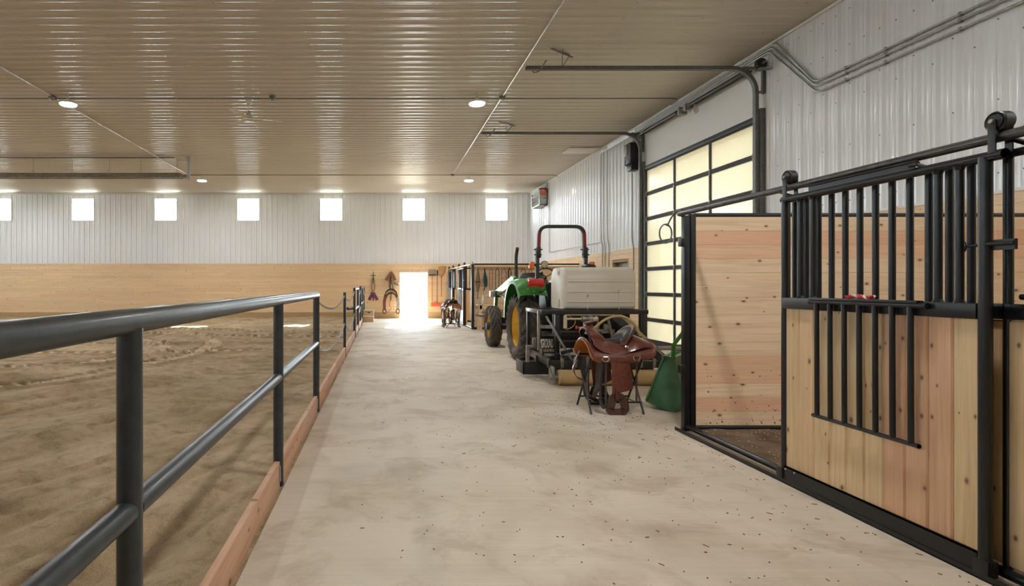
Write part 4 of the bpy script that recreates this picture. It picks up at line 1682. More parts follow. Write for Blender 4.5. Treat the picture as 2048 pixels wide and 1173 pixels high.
for y in (11.38, 11.62):
    mb = MB()
    mb.box((XR - 0.2, y - 0.03, 5.08), (XR - 0.02, y + 0.03, 5.23), 0.004)
    mb.build('centre_plate', 'galv', sh)
mb = MB()
mb.lathe([(0.0, -0.025), (0.06, -0.025), (0.065, 0.0), (0.06, 0.025), (0, 0.025)], 20, TRS((XR - 0.16, 11.05, 4.98), (PI / 2, 0, 0)))
mb.bar((XR - 0.15, 11.05, 5.06), (XR - 0.15, 11.08, 5.12), 0.025, 0.02)
mb.build('pulley', 'white', sh)

mo = thing('door_motor', 'black door motor box mounted beside the far overhead door track', 'motor', (XR - 0.2, 13.8, 4.4))
mb = MB()
mb.box((XR - 0.30, 13.62, 4.50), (XR - 0.03, 13.98, 5.02), 0.012)
mb.build('housing', 'blackplastic', mo)
mb = MB()
mb.box((XR - 0.27, 13.64, 4.33), (XR - 0.06, 13.9, 4.50), 0.02)
mb.build('gearbox', 'blacksteel', mo)
mb = MB()
mb.box((XR - 0.315, 13.80, 4.72), (XR - 0.298, 13.95, 4.98), 0.004)
mb.build('cover_plate', 'steel', mo)
mb = MB()
mb.tube([(XR - 0.32 - 0.03 * math.sin(a), 13.72 + 0.12 * math.cos(a), 4.50 + 0.10 * math.sin(a * 1.0)) for a in np.linspace(-0.5, 4.2, 16)], 0.008, 8)
mb.tube([(XR - 0.2, 13.75, 5.02), (XR - 0.16, 13.66, 5.2)], 0.006, 6)
mb.tube([(XR - 0.2, 13.62, 5.02), (XR - 0.16, 13.6, 5.2)], 0.006, 6)
mb.build('chain_wheel', 'black', mo)

# ------------------------------------------------------------------ ceiling things
def cond(name, path, r, mat, label, cat='conduit', fr=0.12, clips=0):
    mb = MB()
    pp = fillet(path, fr, 5)
    mb.tube(pp, r, 8)
    o = mb.build(name, mat)
    return tag(o, label, cat)


ZC = HC - 0.036
cond('ceiling_conduit', [(2.59, YF + 0.1, ZC), (2.59, 19.72, ZC)], 0.0125, 'conduit', 'bright conduit along the ceiling above the aisle')
cond('ceiling_conduit', [(-7.02, YF + 0.1, ZC), (-7.02, 19.72, ZC)], 0.0125, 'conduit', 'bright conduit along the ceiling above the arena')
cond('ceiling_conduit', [(-20, 11.68, ZC - 0.02), (6.30, 11.68, ZC - 0.02), (XR - 0.10, 11.80, ZC - 0.02), (XR - 0.09, 12.1, ZC - 0.02)], 0.012, 'darkconduit', 'dull conduit across the ceiling at the fan')
cond('ceiling_conduit', [(-20, 19.75, ZC - 0.02), (6.25, 19.75, ZC - 0.02), (XR - 0.08, 19.9, ZC - 0.04)], 0.012, 'darkconduit', 'dull conduit across the ceiling before the window wall')
for (x, y, lb) in ((2.59, 11.66, 'junction box where the aisle conduit meets the fan conduit'), (-7.02, 11.66, 'junction box where the arena conduit meets the fan conduit'),
                   (-2.32, 11.66, 'junction box on the ceiling just past the fan'), (2.59, 19.75, 'junction box where the aisle conduit ends far away')):
    mb = MB()
    mb.box((x - 0.06, y - 0.055, HC - 0.085), (x + 0.06, y + 0.055, HC - 0.02), 0.008)
    mb.lathe([(0.0, -0.10), (0.03, -0.10), (0.034, -0.085)], 12, TRS((x + 0.01, y - 0.01, HC)))
    o = mb.build('junction_box', 'darkconduit')
    tag(o, lb, 'junction box')

fx, fy = -2.86, 11.76
fan = thing('ceiling_fan', 'white three bladed ceiling fan over the arena', 'fan', (fx, fy, 4.98))
mb = MB()
mb.lathe([(0.0, HC - 0.02), (0.085, HC - 0.02), (0.075, HC - 0.05), (0.058, HC - 0.10), (0.045, HC - 0.16), (0.03, HC - 0.19), (0.0, HC - 0.19)], 20, TRS((fx, fy, 0)))
mb.build('canopy', 'offwhite', fan)
mb = MB()
mb.pipe((fx, fy, 5.16), (fx, fy, HC - 0.17), 0.011, 10)
mb.build('rod', 'offwhite', fan)
mb = MB()
mb.lathe([(0.0, 5.20), (0.03, 5.20), (0.05, 5.17), (0.055, 5.12), (0.09, 5.08), (0.118, 5.05), (0.122, 5.03), (0.112, 5.0), (0.07, 4.985), (0.0, 4.98)], 28, TRS((fx, fy, 0)))
mb.build('motor', 'offwhite', fan)
for k in range(3):
    a = R(15 + 120 * k)
    d, n = Vector((math.cos(a), math.sin(a), 0)), Vector((-math.sin(a), math.cos(a), 0))
    g = []
    for i in range(11):
        t = i / 10
        rr = 0.10 + 0.62 * t
        w = 0.045 + 0.022 * t if t < 0.92 else 0.05
        tw = 0.20 - 0.08 * t
        c = Vector((fx, fy, 5.045 - 0.02 * t)) + d * rr
        g.append([c + n * (s * w) + Vector((0, 0, s * w * tw * 1.6)) for s in (-1, -0.5, 0, 0.5, 1)])
    mb = MB()
    mb.shell(g, 0.004)
    mb.build('blade', 'offwhite', fan)

hx1, hy, hz = -6.28, 17.15, 4.89
ht = thing('tube_heater', 'long dark tube heater hung below the arena ceiling', 'heater', (-12, hy, hz))
mb = MB()
prof = [(-0.17, -0.07), (-0.10, 0.05), (-0.04, 0.085), (0.04, 0.085), (0.10, 0.05), (0.17, -0.07), (0.155, -0.07), (0.09, 0.04), (0.035, 0.07), (-0.035, 0.07), (-0.09, 0.04), (-0.155, -0.07)]
mb.sweep([(-20, hy, hz), (hx1, hy, hz)], prof, (0, 0, 1))
mb.build('reflector', 'steel', ht)
mb = MB()
mb.pipe((-20, hy, hz - 0.03), (hx1 + 0.25, hy, hz - 0.03), 0.05, 14)
mb.build('burner_tube', 'steel', ht)
mb = MB()
mb.tube(fillet([(hx1 + 0.22, hy, hz - 0.13), (hx1 + 0.22, hy, HC - 0.03)], 0.1), 0.052, 14)
mb.build('flue', 'galv', ht)
for x in (-12.2, -10.95, -9.7, -8.55, -7.55, -6.42):
    mb = MB()
    mb.tube([(x, hy, hz + 0.16), (x, hy, HC - 0.02)], 0.006, 6)
    mb.tube([(x - 0.06, hy, hz + 0.07), (x, hy, hz + 0.17), (x + 0.06, hy, hz + 0.07)], 0.006, 6)
    mb.build('hanger_wire', 'steel', ht)
cond('ceiling_conduit', [(-20, hy + 0.05, HC - 0.035), (-6.5, hy + 0.05, HC - 0.035)], 0.018, 'darkconduit', 'dull pipe on the ceiling above the tube heater')

mb = MB()
mb.box((5.52, 15.95, HC - 0.05), (6.42, 16.6, HC - 0.022), 0.004)
o = mb.build('ceiling_hatch', 'white')
tag(o, 'flat white access hatch on the ceiling near the wall', 'hatch')

# wall conduits over the stall
XC = XR - 0.045
for k, (zt, zl, y1) in enumerate(((5.42, 4.47, 8.95), (5.38, 4.40, 9.02), (5.34, 4.30, 9.09))):
    cond('wall_conduit', [(XC, 15.6, zt), (XC, y1, zt), (XC, 8.12 - 0.02 * k + 0.02, zl), (XC, 0.5, zl)], 0.0145, 'galv',
         ['topmost of three grey conduits bending down over the stall', 'middle of three grey conduits bending down over the stall', 'lowest of three grey conduits bending down over the stall'][k], fr=0.10)
mb = MB()
for y in (7.6, 7.0, 6.1, 5.2):
    for zl in (4.47, 4.40, 4.30):
        mb.box((XC - 0.018, y - 0.012, zl - 0.022), (XR - 0.02, y + 0.012, zl + 0.022))
o = mb.build('conduit_clips', 'steel', smooth=0)
tag(o, 'small steel clips holding the three conduits', 'clip', None, 'stuff')
for k, y in enumerate((15.60, 15.86, 16.05)):
    cond('wall_conduit', [(XC, 13.9, HC - 0.10 - 0.04 * k), (XC, y, HC - 0.10 - 0.04 * k), (XC, y, 2.75), (XC, y - 0.07, 2.6), (XC, y - 0.07, 0.9)], 0.014, 'galv',
         ['upright grey conduit beside the man door, the one nearest it', 'upright grey conduit in the middle of three by the man door', 'upright grey conduit furthest from the man door'][k], fr=0.08)
cond('wall_conduit', [(XC, 16.05, 2.72), (XC, 16.1, 2.72), (XC, 21.0, 2.72)], 0.010, 'galv', 'thin level conduit low on the metal wall above the tractor', fr=0.05)
cond('wall_conduit', [(XC, 21.0, 4.9), (XC, 21.0, 2.72)], 0.008, 'darkconduit', 'thin upright conduit below the shutter fan')
cond('wall_conduit', [(XC, 14.08, 4.35), (XC, 14.08, 2.6), (XC, 14.0, 2.45), (XC, 14.0, 1.2)], 0.012, 'darkconduit', 'dark conduit dropping from the door motor')
cond('wall_conduit', [(XC, 13.72, 4.3), (XC, 13.72, 1.2)], 0.010, 'galv', 'thin conduit close to the overhead door track')

lf = thing('shutter_fan', 'grey shuttered exhaust fan with an orange box high on the wall', 'exhaust fan', (XR - 0.2, 21.9, 4.55))
mb = MB()
y0, y1, z0, z1 = 21.25, 22.35, 4.58, 5.24
mb.box((XR - 0.36, y0, z0), (XR - 0.02, y0 + 0.03, z1))
mb.box((XR - 0.36, y1 - 0.03, z0), (XR - 0.02, y1, z1))
mb.box((XR - 0.36, y0, z0), (XR - 0.02, y1, z0 + 0.03))
mb.box((XR - 0.36, y0, z1 - 0.03), (XR - 0.02, y1, z1))
mb.box((XR - 0.06, y0, z0), (XR - 0.02, y1, z1))
mb.build('frame', 'galv', lf, smooth=0)
for k in range(4):
    mb = MB()
    zc = z0 + 0.10 + 0.15 * k
    mb.bar((XR - 0.33, y0 + 0.04, zc), (XR - 0.33, y1 - 0.04, zc), 0.16, 0.008, (0.7, 0, 0.7))
    mb.build('shutter_blade', 'steel', lf)
mb = MB()
mb.box((XR - 0.30, y0 - 0.10, 4.98), (XR - 0.14, y0, 5.18), 0.01)
mb.build('control_box', 'scarlet', lf)
mb = MB()
mb.tube(fillet([(XR - 0.08, y0 - 0.12, HC - 0.06), (XR - 0.08, y0 - 0.14, 5.30), (XR - 0.2, y0 - 0.06, 5.20), (XR - 0.1, y0 - 0.2, 5.1), (XR - 0.1, y0 - 0.16, 4.85), (XR - 0.2, y0 - 0.02, 4.82)], 0.08, 5), 0.010, 8)
mb.build('cable', 'blackplastic', lf)
#@@OBJECTS2
# ------------------------------------------------------------------ tractor (nose away from the viewer)
TX = 3.41
AX_R, AX_F = 10.55, 12.85
tr = thing('tractor', 'green compact tractor with yellow rims and folding roll bar', 'tractor', (TX, 11.5, 0))


def tyre_mb(c, rad, w, rim, lugs, sgn):
    """tyre turned about the x axis, chevron lugs on top"""
    m4 = Matrix.Translation(Vector(c)) @ Matrix.Rotation(PI / 2, 4, 'Y')
    h = w / 2
    lh = 0.036 if rad > 0.55 else 0.026
    ro = rad - lh
    mb = MB()
    prof = [(rim, -h * 0.72), (rim + 0.02, -h * 0.80), (rim + (ro - rim) * 0.35, -h * 0.97), (rim + (ro - rim) * 0.62, -h), (ro - 0.055, -h * 0.97), (ro - 0.02, -h * 0.86), (ro, -h * 0.6), (ro + 0.004, 0)]
    prof = prof + [(r, -z) for r, z in prof[:-1][::-1]]
    mb.lathe(prof, 56, m4)
    for i in range(lugs):
        for side in (-1, 1):
            t0 = 2 * PI * (i + (0.5 if side > 0 else 0)) / lugs
            rings = []
            for k in range(6):
                s = k / 5
                x = side * (0.008 + s * (h * 1.0 - 0.008))
                drop = 0.0 if s < 0.7 else ((s - 0.7) / 0.3) ** 1.6 * 0.10
                dt = 0.030 / rad
                a = t0 + sgn * 0.42 * s * (0.40 / max(w, 0.3))
                rt = rad - drop * 0.55
                rb = ro - 0.012 - drop * 1.05
                wd = dt * (1.0 + 0.25 * s)
                p = []
                for da, rr in ((-wd * 1.35, rb), (wd * 1.35, rb), (wd, rt), (-wd, rt)):
                    p.append(Vector(c) + Vector((x, rr * math.cos(a + da), rr * math.sin(a + da))))
                rings.append(mb.verts(p))
            for A, B in zip(rings[:-1], rings[1:]):
                for j in range(4):
                    mb.face([A[j], A[(j + 1) % 4], B[(j + 1) % 4], B[j]])
            mb.face(rings[0][::-1])
            mb.face(rings[-1])
    return mb


def rim_mb(c, rim, w, out, dish, hub):
    """out=-1 faces -x"""
    m4 = Matrix.Translation(Vector(c)) @ Matrix.Rotation(-out * -PI / 2 if out > 0 else -PI / 2, 4, 'Y')
    h = w / 2
    mb = MB()
    # local z points outwards
    mb.lathe([(rim + 0.025, h * 0.74), (rim + 0.028, h * 0.66), (rim, h * 0.62), (rim - 0.02, h * 0.35), (rim - 0.05, dish + 0.03), (rim - 0.06, dish), (rim * 0.60, dish + 0.015), (rim * 0.52, dish + 0.05),
              (rim * 0.40, dish + 0.055), (hub, dish + 0.05), (hub, dish + 0.09), (hub * 0.6, dish + 0.10), (0, dish + 0.10)], 40, m4)
    mb.lathe([(rim + 0.02, -h * 0.74), (rim, -h * 0.62), (rim - 0.03, -0.02), (rim - 0.05, dish - 0.01)], 40, m4)
    return mb, m4


for side in (-1, 1):
    c = (TX + side * 0.66, AX_R, 0.635)
    t = tyre_mb(c, 0.635, 0.40, 0.385, 20, 1).build('rear_tyre', 'rubber', tr, smooth=30)
    mb, m4 = rim_mb(c, 0.385, 0.40, side, -0.03, 0.07)
    rm = mb.build('rim', 'yellow', t)
    mb = MB()
    for k in range(8):
        a = 2 * PI * k / 8
        mb.lathe([(0.0, 0.075), (0.014, 0.07), (0.016, 0.03)], 6, m4 @ TRS((0.135 * math.cos(a), 0.135 * math.sin(a), -0.01)))
    mb.build('wheel_bolts', 'yellow', rm)
    c = (TX + side * 0.77, AX_F, 0.475)
    t = tyre_mb(c, 0.475, 0.27, 0.285, 16, 1).build('front_tyre', 'rubber', tr, smooth=30)
    mb, m4 = rim_mb(c, 0.285, 0.27, side, -0.05, 0.06)
    rm = mb.build('rim', 'yellow', t)
    mb = MB()
    mb.lathe([(0.0, 0.165), (0.075, 0.16), (0.088, 0.14), (0.088, 0.02), (0.10, 0.0)], 20, m4)
    mb.build('wheel_hub', 'blackplastic', rm)
    mb = MB()
    for k in range(6):
        a = 2 * PI * k / 6
        mb.lathe([(0.0, 0.05), (0.013, 0.045), (0.015, 0.0)], 6, m4 @ TRS((0.125 * math.cos(a), 0.125 * math.sin(a), 0.0)))
    mb.build('wheel_bolts', 'chrome', rm)

# fenders
for side in (-1, 1):
    xo, xi = TX + side * 0.885, TX + side * 0.34
    g = []
    stations = [(168, 0.70), (158, 0.735), (148, 0.77), (136, 0.81), (124, 0.85), (112, 0.885), (100, 0.905), (88, 0.915), (77, 0.915), (67, 0.905), (59, 0.888), (54, 0.872), (50, 0.858), (47, 0.842)]
    for i, (a, rr) in enumerate(stations):
        a = R(a)
        front = a > R(112)
        tail = max(0.0, (R(66) - a) / R(30))
        row = []
        lipdrop = 0.05 + 0.10 * tail
        for xf, dr in ((0.0, -lipdrop - 0.03), (0.0, -lipdrop * 0.6), (0.012, -lipdrop * 0.25), (0.045, -0.012), (0.11, 0.006), (0.22, 0.014), (0.34, 0.012), (0.45, 0.0), (0.52, -0.012 - 0.03 * tail), (0.545, -0.05 - 0.06 * tail), (0.55, -0.16)):
            nar = 1.0 if not front else 0.55
            x = xo - side * (xf * nar + 0.02 * tail)
            r_ = rr + dr
            row.append((x, AX_R - r_ * math.cos(a), 0.635 + r_ * math.sin(a)))
        g.append(row)
    mb = MB()
    mb.shell(g, 0.012)
    # closed tail panel
    fe = mb.build('fender', 'green', tr, smooth=50)
    mb = MB()
    tail = [(xo - side * 0.03, 9.93, 1.16), (xo - side * 0.10, 9.90, 1.12), (xo - side * 0.40, 9.90, 1.12), (xo - side * 0.53, 9.93, 1.18)]
    g = []
    for s in range(7):
        t = s / 6
        row = []
        for k in range(11):
            u = k / 10
            x = xo - side * (0.012 + 0.52 * u)
            bulge = math.sin(PI * u) ** 0.5
            y = 9.985 - 0.09 * math.sin(PI * (0.25 + 0.75 * t)) * bulge + 0.10 * (1 - bulge)
            z = 1.46 - 0.20 * t + 0.03 * bulge * (1 - t) * 2 - 0.05 * (1 - bulge) * (1 - 2 * t)
            row.append((x, y, z))
        g.append(row)
    mb.shell(g, 0.012)
    mb.build('fender_tail', 'green', fe, smooth=60)
    mb = MB()
    mb.obox((xo - side * 0.30, 9.955, 1.475), (0.31, 0.15, 0.165), Euler((R(14), 0, 0)), 0.062)
    mb.build('tail_light', 'red', fe)
    mb = MB()
    mb.box((xo - side * 0.34, 9.88, 1.30), (xo - side * 0.42, 9.905, 1.34), 0.004)
    mb.build('reflector', 'blacksteel', fe)
    mb = MB()
    for u, z in ((0.14, 1.36), (0.25, 1.32), (0.45, 1.32)):
        mb.lathe([(0.0, 0.012), (0.008, 0.010), (0.010, 0.0)], 8, TRS((xo - side * u, 9.905, z), (PI / 2, 0, 0)))
    mb.build('fender_bolts', 'chrome', fe)
    # inner mudguard wall
    poly = [(AX_R - 0.62 * math.cos(R(a)), 0.635 + 0.86 * math.sin(R(a))) for a in range(30, 171, 10)] + [(AX_R + 0.60, 0.55), (AX_R - 0.50, 0.60)]
    mb = MB()
    mb.prism([(y, z) for y, z in poly], 0.015, Matrix(((0, 0, 1, xi + side * 0.03), (1, 0, 0, 0), (0, 1, 0, 0), (0, 0, 0, 1))))
    mb.build('inner_fender', 'blackplastic', fe, smooth=0)
    # upright grab rail and black console on the fender
    mb = MB()
    mb.box((xi - side * 0.05, 10.35, 1.46), (xi + side * 0.17, 10.95, 1.58), 0.04)
    mb.build('fender_console', 'blackplastic', fe)

# body
mb = MB()
mb.box((TX - 0.20, 10.1, 0.42), (TX + 0.20, 11.2, 0.95), 0.03)
mb.box((TX - 0.17, 11.2, 0.40), (TX + 0.17, 13.3, 0.80), 0.03)
mb.box((TX - 0.16, 9.93, 0.50), (TX + 0.16, 10.15, 0.90), 0.03)
mb.pipe((TX - 0.62, AX_R, 0.635), (TX + 0.62, AX_R, 0.635), 0.09, 16)
mb.pipe((TX - 0.72, AX_F, 0.475), (TX + 0.72, AX_F, 0.475), 0.055, 14)
mb.build('chassis', 'blacksteel', tr)
mb = MB()
mb.box((TX - 0.55, 10.95, 0.60), (TX + 0.55, 11.65, 0.64), 0.01)
mb.box((TX - 0.53, 11.1, 0.40), (TX - 0.36, 11.35, 0.43), 0.005)
mb.build('floor_plate', 'blackplastic', tr)
# hood
g = []
for i in range(9):
    t = i / 8
    y = 11.75 + 1.65 * t
    w = 0.27 - 0.045 * t ** 2
    zt = 1.42 - 0.10 * t - 0.10 * t ** 4
    row = []
    for k in range(13):
        a = PI * k / 12
        cx, cz = math.cos(a), math.sin(a)
        row.append((TX + w * math.copysign(abs(cx) ** 0.45, cx), y, 0.80 + (zt - 0.80) * cz ** 0.5 if cz > 0 else 0.80))
    g.append(row)
mb = MB()
mb.shell(g, 0.01)
mb.build('hood', 'green', tr, smooth=50)
mb = MB()
mb.box((TX - 0.20, 13.33, 0.66), (TX + 0.20, 13.44, 1.24), 0.05)
mb.build('grille', 'blackplastic', tr)
# dash cowl with its grey top
mb = MB()
mb.box((TX - 0.27, 11.45, 0.95), (TX + 0.27, 11.80, 1.50), 0.06)
mb.build('dash_cowl', 'blackplastic', tr)
mb = MB()
mb.lathe([(0.0, 1.70), (0.21, 1.70), (0.235, 1.685), (0.235, 1.665), (0.26, 1.655), (0.27, 1.60), (0.34, 1.52), (0.36, 1.46), (0.0, 1.46)], 28, TRS((TX - 0.20, 11.6, 0)))
mb.build('air_cleaner_cover', 'blackplastic', tr)
mb = MB()
mb.tube([(TX - 0.02, 11.42, 1.50), (TX - 0.02, 11.20, 1.60)], 0.02, 10)
mb.tube([(TX - 0.02 + 0.19 * math.cos(a), 11.18 + 0.11 * math.sin(a) * 0.6, 1.62 + 0.17 * math.sin(a)) for a in np.linspace(0, 2 * PI, 25)[:-1]], 0.014, 8, True)
for a in (0.5, 2.6, 4.7):
    mb.tube([(TX - 0.02, 11.18, 1.61), (TX - 0.02 + 0.19 * math.cos(a), 11.18 + 0.066 * math.sin(a), 1.62 + 0.17 * math.sin(a))], 0.010, 6)
mb.build('steering_wheel', 'blackplastic', tr)
# seat
g = []
for i in range(9):
    t = i / 8
    row = []
    for k in range(9):
        u = (k - 4) / 4
        z = 0.98 + 0.52 * t
        y = 10.47 - 0.10 * t + 0.06 * u * u
        row.append((TX + 0.235 * u * (1 - 0.25 * t ** 3), y, z - 0.03 * abs(u) ** 3 * t))
    g.append(row)
mb = MB()
mb.shell(g, 0.08)
st = mb.build('seat_back', 'blackplastic', tr, smooth=60)
mb = MB()
mb.box((TX - 0.24, 10.45, 0.93), (TX + 0.24, 10.90, 1.04), 0.04)
mb.build('seat_cushion', 'blackplastic', tr)
for s in (-1, 1):
    mb = MB()
    mb.obox((TX + s * 0.29, 10.52, 1.25), (0.055, 0.32, 0.07), Euler((R(72), 0, 0)), 0.02)
    mb.build('armrest', 'blackplastic', tr)
mb = MB()
mb.box((TX - 0.235, 10.42, 0.90), (TX - 0.10, 10.47, 0.955), 0.004)
mb.build('seat_base', 'yellow', tr)
mb = MB()
mb.tube(fillet([(TX - 0.30, 10.70, 1.45), (TX - 0.31, 10.62, 1.60), (TX - 0.29, 10.58, 1.66)], 0.04), 0.011, 8)
mb.ball((TX - 0.29, 10.575, 1.675), 0.026, 10, 8)
mb.build('lever', 'blackplastic', tr)
# exhaust
mb = MB()
mb.tube(fillet([(TX - 0.36, 12.3, 0.9), (TX - 0.36, 12.3, 2.10), (TX - 0.36, 12.18, 2.27)], 0.15, 8), 0.036, 14)
mb.lathe([(0.0, 0.95), (0.05, 0.97), (0.055, 1.0), (0.055, 1.45), (0.037, 1.50)], 16, TRS((TX - 0.36, 12.3, 0)))
mb.build('exhaust_pipe', 'blacksteel', tr)

# roll bar
YR = 10.30
rp = MB()
path = fillet([(TX - 0.435, YR, 2.10), (TX - 0.42, YR, 2.545), (TX + 0.42, YR, 2.545), (TX + 0.435, YR, 2.10)], 0.17, 8)
rp.sweep(path, [(-0.03, -0.03), (0.03, -0.03), (0.03, 0.03), (-0.03, 0.03)], (0, 1, 0))
rb = rp.build('roll_bar', 'blacksteel', tr, smooth=40)
for s in (-1, 1):
    mb = MB()
    mb.bar((TX + s * 0.465, YR, 0.75), (TX + s * 0.455, YR, 2.0), 0.065, 0.065, (0, 1, 0), 0.006)
    mb.build('roll_bar_post', 'blacksteel', tr)
    mb = MB()
    mb.box((TX + s * 0.485, YR - 0.05, 1.95), (TX + s * 0.40, YR + 0.05, 2.15), 0.008)
    mb.pipe((TX + s * 0.36, YR, 2.11), (TX + s * 0.52, YR, 2.11), 0.012, 8)
    mb.pipe((TX + s * 0.38, YR - 0.02, 2.01), (TX + s * 0.52, YR - 0.02, 2.01), 0.012, 8)
    mb.build('hinge_bracket', 'blacksteel', rb)
    mb = MB()
    mb.bar((TX + s * 0.4325, YR - 0.031, 2.17), (TX + s * 0.424, YR - 0.031, 2.43), 0.058, 0.003, (0, 1, 0))
    mb.build('red_band', 'redband', rb)
    mb = MB()
    mb.box((TX + s * 0.52, YR - 0.06, 1.745), (TX + s * 0.615, YR + 0.02, 1.88), 0.025)
    mb.build('warning_light', 'orange', tr)
    mb = MB()
    mb.box((TX + s * 0.48, YR - 0.03, 1.79), (TX + s * 0.53, YR + 0.02, 1.84))
    mb.build('light_bracket', 'blacksteel', tr, smooth=0)
mb = MB()
m4 = TRS((TX - 0.335, YR - 0.02, 1.83), (PI / 2 + 0.15, 0, 0.15))
mb.lathe([(0.0, -0.06), (0.04, -0.055), (0.066, 0.0), (0.07, 0.03), (0.062, 0.034)], 20, m4)
wl = mb.build('work_light', 'blackplastic', tr)
mb = MB()
mb.lathe([(0.0, 0.045), (0.04, 0.042), (0.063, 0.033)], 20, m4)
mb.build('lens', 'lamplens', wl)

# loader
lo_ = MB()
lo_.bar((TX - 0.42, 11.95, 0.55), (TX - 0.42, 11.95, 1.50), 0.09, 0.16, (0, 1, 0), 0.01)
lo_.build('loader_post', 'green', tr)
for s in (-1, 1):
    x = TX + s * 0.50
    mb = MB()
    pts = [(11.82, 1.60), (12.02, 1.64), (13.72, 1.30), (13.86, 1.22), (13.98, 0.60), (13.86, 0.55), (13.74, 1.12), (13.62, 1.16), (12.02, 1.44), (11.82, 1.46)]
    mb.prism(pts, 0.07, Matrix(((0, 0, 1, x - 0.035), (1, 0, 0, 0), (0, 1, 0, 0), (0, 0, 0, 1))))
    bo = mb.build('loader_boom', 'green', tr, smooth=30)
    mb = MB()
    mb.prism([(12.25, 1.475), (13.3, 1.27), (13.3, 1.31), (12.25, 1.545)], 0.004, Matrix(((0, 0, 1, x - s * -0.0355 - 0.002), (1, 0, 0, 0), (0, 1, 0, 0), (0, 0, 0, 1))))
    mb.build('boom_stripe', 'yellow', bo, smooth=0)
    mb = MB()
    mb.pipe((x, 12.05, 0.95), (x, 13.0, 1.16), 0.035, 12)
    mb.pipe((x, 13.0, 1.16), (x, 13.55, 1.22), 0.02, 10)
    mb.build('lift_cylinder', 'steel', bo)
    mb = MB()
    mb.box((x - 0.17, 13.58, 1.14), (x - 0.06, 13.80, 1.30), 0.015)
    mb.build('knee_plate', 'galv', bo)
    mb = MB()
    mb.box((x - 0.06, 13.52, 1.14), (x + 0.09, 13.78, 1.30), 0.012)
    mb.build('knee_cover', 'blackplastic', bo)
    mb = MB()
    mb.bar((x + 0.03, 13.82, 1.14), (x + 0.03, 14.02, 0.55), 0.05, 0.06)
    mb.build('curl_cylinder', 'chrome', bo)
mb = MB()
mb.box((TX - 0.62, 13.95, 0.42), (TX + 0.62, 14.02, 0.62), 0.01)
mb.box((TX - 0.60, 13.97, 0.12), (TX - 0.50, 14.05, 0.60))
mb.box((TX + 0.50, 13.97, 0.12), (TX + 0.60, 14.05, 0.60))
mb.build('tool_carrier', 'blacksteel', tr)
mb = MB()
mb.tube([(TX - 0.60, 13.98, 0.64), (TX - 0.85, 13.9, 0.66), (TX - 1.02, 13.85, 0.69)], 0.045, 12, scales=[1, 0.9, 0.6])
mb.build('side_step_bar', 'steel', tr)

# ------------------------------------------------------------------ arena groomer behind the tractor
gm = thing('arena_groomer', 'black steel arena groomer with a milky water tank and sand roller', 'arena groomer', (3.3, 8.4, 0))


def gbar(name, segs, m='blacksteel', bev=0.004, parent=None):
    mb = MB()
    for a, b, w, h in segs:
        mb.bar(a, b, w, h, (0, 0, 1) if abs((Vector(b) - Vector(a)).normalized().z) < 0.9 else (0, 1, 0), bev)
    return mb.build(name, m, parent or gm)


GY0, GY1 = 8.20, 9.05
GX0, GX1 = 2.44, 3.98
gbar('front_beam', [((GX0 - 0.03, GY0, 1.03), (GX1 + 0.03, GY0, 1.03), 0.065, 0.065)])
gbar('rear_beam', [((GX0 - 0.03, GY1, 1.03), (GX1 + 0.03, GY1, 1.03), 0.065, 0.065)])
for x in (GX0, GX1):
    gbar('side_beam', [((x, GY0, 1.03), (x, GY1, 1.03), 0.06, 0.06)])
    gbar('upright', [((x + (0.21 if x < 3 else -0.05), GY0 + 0.01, 0.30), (x + (0.21 if x < 3 else -0.05), GY0 + 0.01, 1.0), 0.06, 0.06)])
    gbar('upright', [((x, GY1 - 0.02, 0.30), (x, GY1 - 0.02, 1.0), 0.045, 0.06)])
gbar('upright', [((GX0 - 0.035, GY0 + 0.12, 0.44), (GX0 - 0.035, GY0 + 0.12, 1.04), 0.03, 0.05)], 'steel')
gbar('upright', [((GX1 - 0.02, GY0 + 0.0, 0.45), (GX1 - 0.02, GY0 + 0.0, 1.0), 0.055, 0.055)])
gbar('diagonal_brace', [((GX0 + 0.03, GY0 - 0.05, 0.97), (GX0 + 0.40, GY0 - 0.20, 0.27), 0.075, 0.028)], 'steel')
gbar('diagonal_brace', [((3.50, GY0 + 0.02, 0.99), (4.12, GY0 - 0.35, 0.30), 0.09, 0.10)])
gbar('diagonal_brace', [((3.62, GY0 + 0.10, 0.99), (4.24, GY0 - 0.25, 0.30), 0.05, 0.05)], 'hose')
gbar('cross_bar', [((GX0, GY0 + 0.3, 0.62), (GX1, GY0 + 0.3, 0.62), 0.05, 0.05)])
gbar('cross_bar', [((GX0 + 0.25, GY0 + 0.1, 0.58), (3.7, GY0 + 0.1, 0.58), 0.04, 0.035)])
gbar('cross_bar', [((GX0 - 0.04, GY0 + 0.12, 0.80), (GX0 + 0.22, GY0 + 0.05, 0.80), 0.03, 0.05)], 'steel')
gbar('tool_bar', [((2.42, 7.92, 0.285), (4.30, 7.92, 0.285), 0.08, 0.10)])
gbar('tool_bar', [((2.42, 8.55, 0.285), (4.30, 8.55, 0.285), 0.08, 0.10)])
for x in (2.46, 3.3, 4.26):
    gbar('side_plate', [((x, 7.92, 0.30), (x, 9.05, 0.34), 0.03, 0.12)])
